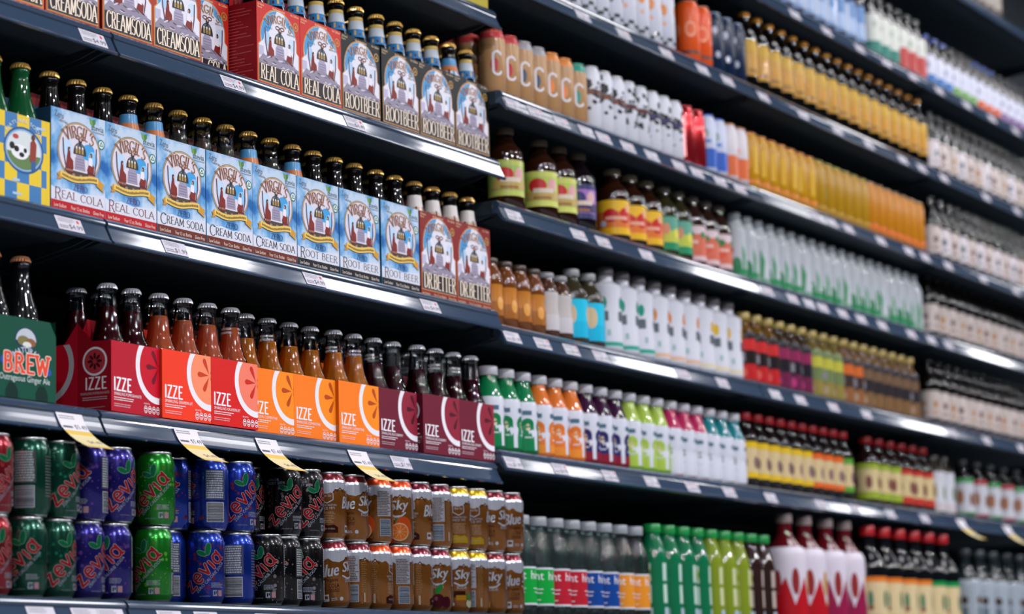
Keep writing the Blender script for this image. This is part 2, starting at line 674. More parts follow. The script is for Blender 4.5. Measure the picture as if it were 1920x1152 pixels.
def tag_proto(price, dot=True, name='price_tag'):
    t = thing(name, 'x', 'price tag')
    b = MB()
    a = Art()
    a.rect(0, 0, 62, 26, S('c6c3ce'), 0)
    a.lines(5, 15, 46, 24, 3, S('6f6f78'), 1, .4)
    a.lines(4, 3, 30, 10, 2, S('4a4a52'), 1, .45)
    a.text((28, 3, 60, 13), price, S('15161c'), 1)
    if dot:
        a.ell(53, 20, 3.2, 3.2, S('c4403e'), 1)
    a.onto(b, lambda u, v, l: channel_pt(u * .001, 1 - v / 26, .0005 + l * E0))
    b.build('tag_face', ['paper'], t)
    return t


PROTO['tag499'] = tag_proto('$4.99')
PROTO['tag449'] = tag_proto('$4.49')
PROTO['tagplain'] = tag_proto('$1.99', False)


def sale_proto():
    """a long two-part sale ticket that curls out of the channel and hangs below it"""
    t = thing('sale_tag', 'x', 'price tag')
    path = [(-0.0020, -0.004), (-0.0060, -0.013), (-0.0115, -0.023), (-0.0165, -0.030), (-0.024, -0.037), (-0.033, -0.0445), (-0.044, -0.052), (-0.057, -0.059), (-0.070, -0.065)]
    ln = [0]
    for p, q in zip(path, path[1:]):
        ln.append(ln[-1] + math.hypot(q[0] - p[0], q[1] - p[1]) * 1000)
    T = ln[-1]

    def g(u, v, l):
        s = T - v
        for k in range(len(path) - 1):
            if s <= ln[k + 1] + 1e-6 or k == len(path) - 2:
                w = (s - ln[k]) / (ln[k + 1] - ln[k])
                y = path[k][0] + (path[k + 1][0] - path[k][0]) * w
                z = path[k][1] + (path[k + 1][1] - path[k][1]) * w
                return (u * .001, y - l * E0 - .0012, z + l * E0 * .6 + .0006)
    a = Art()
    n = 24
    for k in range(n):
        v0, v1 = T * k / n, T * (k + 1) / n
        m = (v0 + v1) / 2
        c = S('d8d5dd') if m > T - 34 else (S('d8b95a') if m > T - 46 or m < 6 else S('dccf9f'))
        a.rect(0, v0, 62, v1, c, 0)
    a.lines(4, T - 12, 50, T - 4, 2, S('75757c'), 1)
    a.lines(4, T - 30, 34, T - 24, 1, S('33343c'), 1, .7)
    a.text((32, T - 32, 60, T - 21), '$5.49', S('2a2b33'), 1)
    a.text((26, 18, 58, 31), '$4.49', S('6b7060'), 1)
    b = MB()
    a.onto(b, g)
    b.build('ticket_paper', ['paper'], t)
    return t


PROTO['sale'] = sale_proto()


# ------------------------------------------------------------------ glass bottles with crown caps
def crown(z, r_top, r_skirt, h, col, parent, n=42):
    b = MB()
    prof = [(r_skirt - .0012, z), (r_skirt, z + h * .06), (r_skirt - .0003, z + h * .30), (r_top + .0009, z + h * .70), (r_top, z + h * .88),
            (r_top - .0016, z + h), (0.0001, z + h)]
    b.lathe(prof, n, col, smooth=False, wob=lambda k, p: (.0009 if k % 2 else -.0009) if p[1] < z + h * .6 else 0)
    return b.build('crown_cap', ['cap'], parent)


LONG = [(.0268, 0), (.0303, .004), (.0303, .122), (.0292, .136), (.0250, .154), (.0195, .171), (.0160, .188), (.0141, .205),
        (.0136, .216), (.0150, .2185), (.0150, .2225), (.0134, .2245), (.0134, .229)]
SODA = [(.0268, 0), (.0303, .004), (.0303, .098), (.0302, .112), (.0290, .121), (.0256, .129), (.0224, .138), (.0200, .149), (.0176, .170),
        (.0152, .192), (.0142, .2005), (.0154, .2025), (.0154, .206), (.0139, .2075), (.0139, .212)]


def inner(prof, w, z1, z0=.006):
    """the outline a wall thickness inside prof, up to height z1"""
    out = [(.0002, z0), (prof[2][0] - w - .002, z0)]
    for r, z in prof[2:]:
        if z < z1:
            out.append((r - w, z))
        else:
            k = [i for i, p in enumerate(prof) if p[1] >= z1][0]
            (r0, a), (r1, b) = prof[k - 1], prof[k]
            out.append((r0 + (r1 - r0) * (z1 - a) / max(b - a, 1e-6) - w, z1))
            break
    out.append((.0002, z1))
    return out


def glass_bottle(key, label, prof, cap, liquid=None, fill=.185, dark=None, neck=None, clear=True, n=24, print_rings=None):
    t = thing('soda_bottle', label, 'bottle')
    b = MB()
    if clear:
        b.lathe([(.0002, .0)] + prof, n)
        b.build('glass', ['glass'], t)
        b = MB()
        b.lathe(inner(prof, .0020, fill), n)
        b.build('liquid', [liquid], t)
    else:
        b.lathe([(.0002, 0)] + prof, n, dark)
        b.build('glass', ['gloss'], t)
    crown(prof[-1][1] - .0042, .0140 if prof is LONG else .0146, .0160 if prof is LONG else .0166, .0092, cap, t)
    if neck:                                    # (z0, z1, [(z, colour)...])
        z0, z1, bands = neck

        def rad(z):
            for (r0, a), (r1, c) in zip(prof, prof[1:]):
                if a <= z <= c and c > a:
                    return r0 + (r1 - r0) * (z - a) / (c - a)
            return prof[-1][0]
        b = MB()
        zs = sorted([z0, z1] + [p[1] for p in prof if z0 < p[1] < z1] + [q[0] for q in bands if z0 < q[0] < z1])
        pr = []
        for z in zs:
            c = [q[1] for q in bands if q[0] <= z + 1e-6][-1]
            pr.append((rad(z) + .0004, z, c))
        b.lathe(pr, n)
        a = Art()
        random.seed(len(key))
        for k in range(10):
            a.rect(-42 + k * 9, z0 * 1000 + 4, -38 + k * 9, z0 * 1000 + random.uniform(9, 16), bands[-1][1] if k % 2 else S('5a2a20'), 1)
        a.onto(b, lambda u, v, l: (lambda r, q: (r * math.cos(q), r * math.sin(q), v * .001))(rad(v * .001) + .0004 + l * E0, -PI / 2 + u / 18.0), step=3)
        b.build('neck_label', ['film'], t)
    if print_rings:
        a = Art()
        for s, v in print_rings:
            for u in (-62, -20, 22):
                a.text((u - 15, v, u + 13, v + 4), s, S('eceaf0'), 1)
        b = MB()

        def rad2(z):
            for (r0, q), (r1, c) in zip(prof, prof[1:]):
                if q <= z <= c and c > q:
                    return r0 + (r1 - r0) * (z - q) / (c - q)
            return prof[-1][0]
        a.onto(b, lambda u, v, l: (lambda r, q: (r * math.cos(q), r * math.sin(q), v * .001))(rad2(v * .001) + .0003, -PI / 2 + u / 18.0), step=2)
        b.build('printed_lettering', ['film'], t)
    PROTO[key] = t


GOLD, SILVER, COPPER = S('dcae55'), S('a3a6ac'), S('e29a6a')
AMBER = S('0a0605')
LQ = {
    'pom': liquid_mat('dark_pomegranate_soda', (0.10, 0.004, 0.010), .35),
    'grape': liquid_mat('pink_grapefruit_soda', (1.0, 0.22, 0.08), .22),
    'clem': liquid_mat('orange_clementine_soda', (1.0, 0.33, 0.02), .25),
    'black': liquid_mat('dark_blackberry_soda', (0.07, 0.003, 0.012), .35),
    'cream': liquid_mat('pale_cream_soda', (0.62, 0.62, 0.52), .85),
    'green': liquid_mat('green_lemonade', (0.25, 0.55, 0.28), .85),
}
BLUEN = (.170, .212, [(.0, S('2a7cb8')), (.187, S('c9d2dc')), (.205, S('d0b060'))])
CREAMN = (.168, .205, [(.0, S('c8a482')), (.180, S('d9d3cf'))])
ORANGEN = (.160, .200, [(.0, S('d7d9e2')), (.172, S('c77a4a')), (.184, S('4f93c4'))])
glass_bottle('dark', 'x', LONG, GOLD, dark=AMBER, clear=False)
glass_bottle('dark_blue', 'x', LONG, GOLD, dark=AMBER, clear=False, neck=BLUEN)
glass_bottle('dark_cream', 'x', LONG, GOLD, dark=AMBER, clear=False, neck=CREAMN)
glass_bottle('dark_orange', 'x', LONG, GOLD, dark=AMBER, clear=False, neck=ORANGEN)
glass_bottle('cream', 'x', LONG, GOLD, LQ['cream'], .195)
glass_bottle('cream_orange', 'x', LONG, GOLD, LQ['cream'], .195, neck=ORANGEN)
glass_bottle('green', 'x', LONG, GOLD, dark=S('0c4a25'), clear=False)
glass_bottle('brew', 'x', LONG, COPPER, dark=S('0a0c0c'), clear=False)
R1, R2 = [('NO ADDED SUGAR', 181), ('NO PRESERVATIVES', 174)], [('NO ADDED SUGAR', 176), ('NO PRESERVATIVES', 169)]
glass_bottle('pom', 'x', SODA, SILVER, LQ['pom'], .178)
glass_bottle('grape', 'x', SODA, SILVER, LQ['grape'], .178)
glass_bottle('grape_print', 'x', SODA, SILVER, LQ['grape'], .181, print_rings=R2)
glass_bottle('clem', 'x', SODA, SILVER, LQ['clem'], .172)
glass_bottle('clem_print', 'x', SODA, SILVER, LQ['clem'], .174, print_rings=R1)
glass_bottle('black', 'x', SODA, SILVER, LQ['black'], .168)
glass_bottle('black_print', 'x', SODA, SILVER, LQ['black'], .168, print_rings=R1)


# ------------------------------------------------------------------ carton artwork
def arch_fn(cu, cv, R, spread):
    """bends a strip (u 0..100, v 0..height) into an arch of radius R over (cu, cv)"""
    def f(p):
        a = math.radians(90 + spread - 2 * spread * p[0] / 100)
        return (cu + (R + p[1]) * math.cos(a), cv + (R + p[1]) * math.sin(a))
    return f


def figures(a, cx, v0, k, l, stone):
    """three figures: one on a pedestal between two seated ones, cx centre, v0 foot height, k scale"""
    dk, red, skin, gold = S('2a2f33'), S('7c2520'), S('c69a86'), S('a98a50')
    P_ = lambda pts: [(cx + x * k, v0 + y * k) for x, y in pts]
    e = lambda x, y, rx, ry, c, ll, rot=0: a.ell(cx + x * k, v0 + y * k, rx * k, ry * k, c, ll, 14, rot)
    a.poly(P_([(-14, 0), (15, 0), (13, 22), (9, 24), (9, 30), (-9, 30), (-9, 24), (-12, 22)]), stone, l)
    for y in (4, 9, 14, 19):
        a.rect(cx - 10 * k, v0 + y * k, cx + 11 * k, v0 + (y + 1.2) * k, S('77708c'), l + 1)
    a.poly(P_([(-17, 28)] + arc(0, 30, 17, 21, 180, 0, 12) + [(17, 28)]), dk, l + 1)
    for x in (-9, -1, 7):
        a.rect(cx + (x - 2.6) * k, v0 + 30 * k, cx + (x + 2.6) * k, v0 + 39 * k, gold, l + 2)
        e(x, 41, 2.4, 2.6, S('d8cfc4'), l + 2)
    e(-6, 46, 4, 3, S('56606a'), l + 2)
    e(6, 46, 4, 3, S('56606a'), l + 2)
    e(1, 55, 5, 6.5, dk, l + 1)
    e(1.4, 56.5, 3, 3, skin, l + 2)
    for s in (-1, 1):
        a.stroke(P_(arc(s * 7 + 1, 60, 6, 3.2, 0, 330, 10)), .9 * k, .9 * k, S('6b2a22'), l + 2)
    # seated figure on the one side
    a.poly(P_([(-37, 2), (-17, 0), (-18, 14), (-25, 20), (-26, 32), (-32, 32), (-35, 18)]), red, l + 1)
    e(-29, 34, 3.6, 4.6, S('3a1f1c'), l + 2)
    e(-27, 33, 2.0, 2.6, skin, l + 3)
    a.poly(P_([(-40, -6), (-19, -10), (-18, 0), (-38, 4)]), S('6a241e'), l + 1)
    for x in range(5):
        a.rect(cx + (-37 + x * 4) * k, v0 - 6 * k, cx + (-35.6 + x * 4) * k, v0 - 2 * k, S('c9998a'), l + 2)
    a.stroke(P_([(-45, 52), (-43, 24), (-38, 4)]), 1.5 * k, 1.5 * k, S('5a3a4a'), l + 1)
    # and on the other
    a.poly(P_([(19, 2), (37, -2), (39, 12), (33, 18), (24, 14)]), red, l + 1)
    a.poly(P_([(22, 14), (34, 12), (34, 25), (29, 29), (24, 26)]), S('e4e0ea'), l + 1)
    e(30, 32, 3.4, 4.4, S('2e2328'), l + 2)
    e(28, 31, 2.0, 2.6, skin, l + 3)
    a.poly(P_([(20, -10), (41, -14), (41, -2), (21, 2)]), S('5e2026'), l + 1)
    for x in range(5):
        a.rect(cx + (23 + x * 3.6) * k, v0 - 9 * k, cx + (24.3 + x * 3.6) * k, v0 - 5 * k, S('c9998a'), l + 2)
    a.stroke(P_([(45, 46), (44, 20), (40, 0)]), 1.4 * k, 1.4 * k, S('5a3a4a'), l + 1)


def arched_name(a, cx, cv, R, spread, h, col, shade, l):
    f = arch_fn(cx, cv, R, spread)
    s = "VIRGIL'S"
    tot = sum(GL[c][0] for c in s) + .16 * 7
    kx = 100 / tot
    x = 0
    for ps, gr, c, ll in ((0, .55, shade, l), (1, 0.0, col, l + 1)):
        x = 0
        for ch in s:
            w, st, sf = GL[ch]
            hh = h * (1.12 if ch == 'V' and x == 0 else 1.0)
            ky = 1.0
            arcl = 2 * math.radians(spread) * R / 100
            for p in st:
                a.stroke([((x + q[0]) * kx, q[1] * hh) for q in p], (1.5 + gr) / arcl * .62, .55 + gr, c, ll, f)
            for q in sf:
                a.stroke([((x + q[0]) * kx - 1.5 / arcl, q[1] * hh), ((x + q[0]) * kx + 1.5 / arcl, q[1] * hh)], .4 + gr, .4 + gr, c, ll, f)
            x += w + .16


def zero_art(words, band, ink):
    a = Art()
    W, H = 131, 168
    a.poly([(0, 15), (W, 15), (W, 40), (100, 37), (70, 34), (40, 38), (14, 33), (0, 38)], S('d2d5e1'), 1)
    a.rect(0, 0, W, 15.5, band, 2)
    for r, s in (((7, 4.5, 36, 10.5), 'Low Sodium'), ((48, 4.5, 92, 10.5), 'Four 12 oz. Bottles'), ((101, 4.5, 127, 10.5), 'Gluten Free')):
        a.text(r, s, S('e8d8cc'), 3)
    a.letters((54, 38, 87, 47.5), 'ZERO', ink, 3, .06, .03, True)
    a.letters((25 if words[0] in 'CR' else 12, 20.5, 124, 33), words[1:], ink, 3, .07, .03, True)
    a.letters((9, 17.5, 23, 36.5), words[0], ink, 3, .06, .028, True)
    # medallion
    cx, cv = 67, 102
    a.ell(cx, cv, 52.5, 50.5, S('8a7250'), 2, 44)
    a.ell(cx, cv, 51, 49, S('c8b48a'), 3, 44)
    a.ell(cx, cv, 49.8, 47.8, S('6d5238'), 4, 44)
    a.ell(cx, cv, 48.8, 46.8, S('d6d0dc'), 5, 44)
    a.ell(88, 106, 17, 13, S('3f9ad6'), 6, 18, .4)
    a.ell(100, 95, 12, 14, S('86bfe6'), 6, 18)
    a.ell(38, 104, 13, 16, S('b7d2ec'), 6, 18)
    a.poly([(30, 70), (104, 70), (92, 60), (67, 55.5), (42, 60)], S('4a3c34'), 6)
    for k in range(6):
        a.ell(44 + k * 9, 60 + (k % 2) * 3, 4, 2.2, S('8d8478'), 7, 8)
    figures(a, 68, 73, .9, 8, S('9a91a8'))
    arched_name(a, cx, 76, 51, 36, 18.5, S('6e2016'), S('e0c29a'), 12)
    # ribbon
    top = lambda u: 64 + 3.2 * math.sin((u - 18) / 98 * PI * 2 + 2.4)
    pts = [(20 + 92 * k / 16, top(20 + 92 * k / 16)) for k in range(17)]
    a.poly([(p[0], p[1]) for p in pts] + [(p[0], p[1] - 10.5) for p in reversed(pts)], S('e3bd5c'), 15)
    a.poly([(13, 60), (24, 63), (24, 52), (13, 49), (16, 55)], S('c08a2c'), 14)
    a.poly([(108, 66), (127, 58), (123, 52), (127, 44), (108, 53)], S('c9922e'), 14)
    for k in range(28):
        u = 25 + 84 * k / 28
        a.rect(u, top(u) - 7.4, u + 1.9, top(u) - random.uniform(3.2, 4.4), S('4a3418'), 16)
    # badges
    rot = lambda p: (p[0], p[1] - (p[0] - 8) * .14)
    a.text((8, 154, 30, 164), 'Zero', S('6b5d50'), 3, rot)
    a.text((16, 148, 39, 154), 'Calories', S('6b5d50'), 3, rot)
    a.poly([(92, 166), (99, 163), (107, 165), (107, 158), (101, 151), (94, 156)], S('6f9f57'), 3)
    a.poly([(99, 163), (107, 165), (107, 158), (101, 151)], S('4f7d42'), 4)
    a.text((97, 146, 127, 155), 'stevia', S('4e5a63'), 4)
    a.text((100, 142, 128, 145.5), 'sweetened', S('6a7680'), 4)
    a.ell(121, 125, 8.2, 8.6, S('2f6a58'), 3)
    a.ell(121, 125, 6.2, 6.6, S('d5e4e4'), 4)
    a.poly([(121, 130.5), (126, 122), (116, 122)], S('2f6a58'), 5)
    a.poly([(121, 127.5), (123.4, 123.4), (118.6, 123.4)], S('d5e4e4'), 6)
    return a


def classic_art(words, bgc, H=158, gold=S('d59b52')):
    a = Art()
    k = H / 158
    # arched window
    def window(m, c, l):
        a.poly([(3 + m, 9 * k + m), (128 - m, 9 * k + m), (128 - m, 78 * k), (121 - m, 84 * k)] +
               [(p[0], p[1]) for p in arc(65, 96 * k, 56 - m, 57 * k - m, -4, 184, 34)] + [(10 + m, 84 * k), (3 + m, 78 * k)], c, l)
    window(0, gold, 1)
    window(1.6, S('6a4a2a'), 2)
    window(2.4, S('dcdbe6'), 3)
    a.poly([(p[0], p[1]) for p in arc(65, 96 * k, 53, 54 * k, 95, 178, 14)] + [(14, 84 * k), (40, 112 * k)], S('4a93c6'), 4)
    a.poly([(p[0], p[1]) for p in arc(65, 96 * k, 53, 54 * k, 20, 70, 10)] + [(88, 128 * k)], S('5b9fce'), 4)
    a.ell(105, 95 * k, 10, 12, S('c3d6ea'), 4, 14)
    a.ell(30, 92 * k, 10, 14, S('a9c6e2'), 4, 14)
    a.rect(6, 58 * k, 20, 76 * k, S('b9b4cf'), 4)
    figures(a, 68, 60 * k, .98, 5, S('a29bb2'))
    # rocks
    random.seed(5)
    a.poly([(6, 50 * k), (18, 62 * k), (34, 56 * k), (50, 64 * k), (68, 68 * k), (86, 62 * k), (104, 55 * k), (125, 50 * k), (125, 40 * k), (6, 40 * k)], S('8f8799'), 9)
    for i in range(16):
        a.ell(random.uniform(12, 120), random.uniform(44, 60) * k, random.uniform(4, 9), 1.6, S(random.choice(('c9c3d3', '5c5560', '77708a'))), 10, 8, random.uniform(-.5, .5))
    arched_name(a, 66, 72 * k, 56 * k, 38, 14.5 * k, S('8a3a26'), S('e8d2a8'), 12)
    a.text((24, 112 * k, 46, 115.5 * k), 'MICRO', S('3d4450'), 5)
    a.text((92, 112 * k, 118, 115.5 * k), 'BREWED', S('3d4450'), 5)
    # large condensed words on the rocks
    a.rect(5.5, 12 * k, 125.5, 42 * k, S('2a2024'), 10)
    a.letters((10, 14.5 * k, 123, 42.5 * k), words, S('17110f'), 11, .058, .028, True, None, .14, 1.1)
    a.letters((10, 14.5 * k, 123, 42.5 * k), words, S('ecdcc8'), 12, .058, .028, True, None, .14)
    for r, s in (((4, 1.8, 32, 6.6), 'Low Sodium'), ((46, 1.8, 90, 6.6), 'Four 12 oz. Bottles'), ((99, 1.8, 127, 6.6), 'Gluten Free')):
        a.text(r, s, S('e9c9a0'), 1)
    for r, s in (((3, 151, 22, 155.5), 'All Natural'), ((3, 146, 16, 150), 'Flavors'), ((48, 151, 86, 155.5), 'No Preservatives'), ((103, 151, 128, 155.5), 'No Caffeine')):
        a.text((r[0], r[1] * k, r[2], r[3] * k), s, S('e9c9a0'), 1)
    a.ell(118, 133 * k, 8, 8.5, S('b08a4a'), 3)
    a.ell(118, 133 * k, 5.6, 6, bgc, 4)
    a.poly([(118, 137.5 * k), (122, 130 * k), (114, 130 * k)], S('b08a4a'), 5)
    return a


def slice_art(a, W, H, bgc, flesh, pip, name, ink=S('e9e6ec')):
    """a cut fruit: white ring cropped by the panel, drop-shaped petals, tall thin letters"""
    a.ell(127, 83, 61.5, 61.5, ink, 1, 70)
    a.ell(127, 83, 50.5, 50.5, flesh, 2, 70)
    for k in range(6):
        q = math.radians(k * 60)
        pts = []
        for j in range(15):
            t = j / 14
            r = 2 + 31 * t
            w = 7.2 * t ** 1.15 * math.sqrt(max(0.0, 1 - t ** 5))
            pts.append((r, w))
        out = [(r, w) for r, w in pts] + [(r, -w) for r, w in reversed(pts[1:-1])]
        a.poly([(127 + x * math.cos(q) - y * math.sin(q), 83 + x * math.sin(q) + y * math.cos(q)) for x, y in out], pip, 3)
    a.letters((7, 35.5, 52, 56), 'IZZE', ink, 4, .098, .07, False, None, .26)
    a.text((7, 27, 80, 32), name, ink, 4)
    a.lines(7, 18, 62, 25, 2, ink, 4, .4, .15)
    random.seed(3)
    a.lines(7, 7.5, 52, 14.5, 2, tuple(.45 * x + .55 * y for x, y in zip(ink, bgc)), 4, .45, .1)
    a.text((87, 19, 103, 21.5), 'PER BOTTLE', ink, 4)
    for k in range(4):
        u = 87 + k * 11.2
        a.ring(u + 5, 10.5, 3.6, 5.4, 4.8, 6.6, ink, 4, n=16)
        a.rect(u + 2.6, 11, u + 7.4, 13.5, ink, 5)
        a.rect(u + 3.4, 7, u + 6.6, 8.6, ink, 5)


def end_art(bgc, ring, pip):
    a = Art()
    a.ell(34, 84, 24, 24, ring, 1, 40)
    a.ell(34, 84, 20.5, 20.5, tuple(min(1, c * 1.5 + .02) for c in bgc), 2, 40)
    for k in range(8):
        q = k * PI / 4
        a.ell(34 + 9 * math.cos(q), 84 + 9 * math.sin(q), 5.4, 2.4, pip, 3, 12, q)
    a.letters((16, 38, 56, 57), 'IZZE', ring, 2, .08, .06, False, None, .28)
    a.text((6, 29, 62, 33), 'SPARKLING POMEGRANATE', tuple(.6 * c for c in ring), 2)
    a.lines(10, 19, 60, 26, 2, tuple(.6 * c for c in ring), 2, .35, .1)
    a.lines(16, 6, 56, 9, 1, tuple(.4 * c for c in ring), 2, .4, .1)
    return a


# ------------------------------------------------------------------ cartons
def carton(key, W, D, H, art, col, label, name='four_pack_carton', front_mat='card', side=None, rise=0.0, handle=None, side_art=None,
           outline=None, end_col=None, rear_end=None, bulged=False):
    """open-topped card carrier: front, back, two ends, floor and an upright handle between the two lines of bottles"""
    t = thing(name, label, 'carton')
    w, d, h = W * .001, D * .001, H * .001
    T = .0006
    b = MB()
    if outline:
        b.face([(u * .001, 0, v * .001) for u, v in outline], col)
        b.face([(u * .001, T, v * .001) for u, v in reversed(outline)], col)
    else:
        b.box(0, w, 0, T, 0, h, col, 0)
        if front_mat != 'card':
            b.face([(0, -.00002, 0), (w, -.00002, 0), (w, -.00002, h), (0, -.00002, h)], col, 1)
    art.onto(b, front(), (0.3, 0.3, W - .3, H - .3))
    b.build('front_panel', ['card', front_mat], t)
    b = MB()
    b.box(0, w, d - T, d, 0, h, col)
    b.build('rear_panel', ['card'], t)
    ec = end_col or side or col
    for k, x in enumerate((0.0, w)):
        b = MB()
        s = T if k == 0 else -T
        bulge = (-.005 if k == 0 and bulged else -.00005) if rise else 0
        hh = h + rise
        mid = d * .5
        x0 = x + s * .5
        def P4(a0, z0, a1, z1):
            return [(x0 + (bulge if abs(a0 - mid) < 1e-6 else 0), a0, 0), (x0 + (bulge if abs(a1 - mid) < 1e-6 else 0), a1, 0),
                    (x0 + (bulge if abs(a1 - mid) < 1e-6 else 0), a1, z1), (x0 + (bulge if abs(a0 - mid) < 1e-6 else 0), a0, z0)]
        if rise:
            kx = x0 + bulge * .55
            b.face([(x0, T, 0), (x0 + bulge, mid, 0), (x0 + bulge, mid, hh), (kx, d * .28, h + .001), (x0, T, h)], ec)
            b.face([(x0 + bulge, mid, 0), (x0, d - T, 0), (x0, d - T, h), (kx, d * .72, h + .001), (x0 + bulge, mid, hh)], rear_end or ec)
        else:
            b.face(P4(T, h, mid, h), ec)
            b.face(P4(mid, h, d - T, h), ec)
        if k == 0 and side_art:
            if rise:
                def fn(u, v, l):
                    y = mid - u * .001 * (mid - T) / .0655
                    return (x0 + bulge * (y - T) / (mid - T) - l * E0 - .0001, y, v * .001)
                side_art[0].onto(b, fn, (0.3, 0.3, 65, H - .3))
                if len(side_art) > 1:
                    def fn2(u, v, l):
                        y = d - T - u * .001 * (mid - T) / .0655
                        return (x0 + bulge * (d - T - y) / (mid - T) - l * E0 - .0001, y, v * .001)
                    side_art[1].onto(b, fn2, (0.3, 0.3, 65, H - .3))
            else:
                side_art[0].onto(b, leftside(x0, d), (0.3, 0.3, D - .3, H - .3))
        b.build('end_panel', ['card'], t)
    b = MB()
    b.box(T, w - T, T, d - T, 0, T, ec)
    b.build('carton_floor', ['card'], t)
    if handle:
        hz, hc, hc2 = handle
        b = MB()
        y = d * .5
        n = 16
        cxh, czh, rx, rz = w * .5, hz - .02, .022, .010
        o = [(.004, .004), (w - .004, .004), (w - .004, h + .01), (w - .02, hz), (.02, hz), (.004, h + .01)]
        b.face([(u, y - .0004, v) for u, v in o], hc)
        b.face([(u, y + .0004, v) for u, v in reversed(o)], hc)
        if hc2:
            b.face([(.006, y - .0006, h - .02), (w - .006, y - .0006, h - .02), (w - .006, y - .0006, h + .006), (w - .014, y - .0006, hz - .020), (.014, y - .0006, hz - .020), (.006, y - .0006, h + .006)], hc2)
        b.face([(cxh + rx * math.cos(2 * PI * k / n), y - .0008, czh + rz * math.sin(2 * PI * k / n)) for k in range(n)], S('0a0a0c'))
        b.build('handle', ['card'], t)
    PROTO[key] = t


RED, BROWN, INK = S('b3121f'), S('6b2a1b'), S('1d1a24')
ZH = (.205, S('a2202c'), S('2c5f86'))
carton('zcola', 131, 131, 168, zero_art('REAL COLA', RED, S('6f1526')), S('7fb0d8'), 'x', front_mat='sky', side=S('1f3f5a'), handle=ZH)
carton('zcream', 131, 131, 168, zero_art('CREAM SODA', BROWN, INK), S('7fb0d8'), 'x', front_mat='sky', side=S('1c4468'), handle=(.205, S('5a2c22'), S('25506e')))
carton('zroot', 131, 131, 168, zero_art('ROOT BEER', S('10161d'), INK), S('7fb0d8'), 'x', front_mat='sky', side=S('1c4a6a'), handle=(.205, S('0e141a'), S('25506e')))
SA = Art()
random.seed(12)
SA.lines(8, 20, 124, 150, 22, S('c8636a'), 1, .22, .35)
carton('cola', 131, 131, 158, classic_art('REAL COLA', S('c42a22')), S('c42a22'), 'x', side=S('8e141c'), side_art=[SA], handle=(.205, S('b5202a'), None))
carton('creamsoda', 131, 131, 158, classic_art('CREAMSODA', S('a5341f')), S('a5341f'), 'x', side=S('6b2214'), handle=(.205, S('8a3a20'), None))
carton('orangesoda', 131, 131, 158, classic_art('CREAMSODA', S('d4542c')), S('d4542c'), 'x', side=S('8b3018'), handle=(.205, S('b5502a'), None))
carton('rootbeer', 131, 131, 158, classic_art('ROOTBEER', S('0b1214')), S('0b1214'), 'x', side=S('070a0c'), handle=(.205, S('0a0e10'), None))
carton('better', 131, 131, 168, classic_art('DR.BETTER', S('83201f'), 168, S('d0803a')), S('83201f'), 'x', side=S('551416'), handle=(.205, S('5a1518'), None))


def slice_carton(key, bgc, flesh, pip, name, ends=False):
    a = Art()
    slice_art(a, 131, 117, bgc, flesh, pip, name)
    sa = None
    rear = Art()
    rear.ell(-4, 83, 61.5, 61.5, S('b9b4ba'), 1, 60)
    rear.ell(-4, 83, 50.5, 50.5, flesh, 2, 60)
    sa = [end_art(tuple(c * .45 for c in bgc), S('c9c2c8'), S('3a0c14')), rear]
    carton(key, 131, 131, 117, a, bgc, 'x', side=bgc, end_col=tuple(c * .5 for c in bgc), rear_end=bgc, rise=.033, handle=(.160, bgc, None), side_art=sa, bulged=key == 'ipom')  # shade on the front half of the folded ends is painted into end_col


slice_carton('ipom', S('b3152b'), S('c4122a'), S('6d1022'), 'SPARKLING POMEGRANATE')
slice_carton('igrape', S('ee3c22'), S('f68c66'), S('c63c22'), 'SPARKLING GRAPEFRUIT')
slice_carton('igrape2', S('d4201e'), S('f07c66'), S('c62a1e'), 'SPARKLING GRAPEFRUIT')
slice_carton('iclem', S('fb7d20'), S('fa8d20'), S('b5481a'), 'SPARKLING CLEMENTINE')
slice_carton('iblack', S('6d1d31'), S('8f253a'), S('4c1322'), 'SPARKLING BLACKBERRY')

# checked yellow and blue carton with an oval farm picture
a = Art()
for i in range(5):
    for j in range(5):
        a.rect(i * 28 - 16, j * 28.5, i * 28 + 12, j * 28.5 + 28.5, S('e2c22f') if (i + j) % 2 == 0 else S('3f78ad'), 1)
a.rect(108, 0, 116, 139, S('e2c22f'), 2)
a.ell(55, 82, 46, 38, S('27598c'), 2, 40)
a.ell(55, 82, 42, 34, S('8fb1d0'), 3, 40)
a.ell(55, 82, 39, 31, S('cfd6d8'), 4, 40)
a.poly(arc(55, 82, 39, 31, 190, 350, 18), S('5f7d4a'), 5)
a.ell(46, 78, 20, 12, S('e6e6e8'), 6)
for q in ((38, 82, 6, 5), (50, 74, 6, 4), (58, 82, 4, 4), (28, 86, 6, 6)):
    a.ell(*q, S('15181c'), 7, 12)
a.poly([(68, 66), (82, 64), (84, 96), (78, 104), (70, 98)], S('8c3a2c'), 7)
a.rect(72, 52, 82, 68, S('2f5b95'), 7)
a.ell(76, 106, 4.5, 5, S('5a3a2c'), 8, 12)
a.ell(36, 102, 7, 4, S('b6403a'), 7, 12)
f = arch_fn(55, 82, 43, 62)
a.text((4, 2, 96, 8), 'NATURAL SODA', S('cfdcea'), 8, f)
for r in ((30, 30, 46, 34), (84, 122, 104, 126), (30, 8, 50, 12)):
    a.rect(*r, S('a8c3de'), 3)
a.t = [([tuple((p[0] + 15, p[1]) for p in t) for t in tr], c, l) for tr, c, l in a.t]
carton('checked', 131, 131, 139, a, S('d8bb33'), 'x', side=S('23506f'), handle=(.185, S('3a6a94'), None))

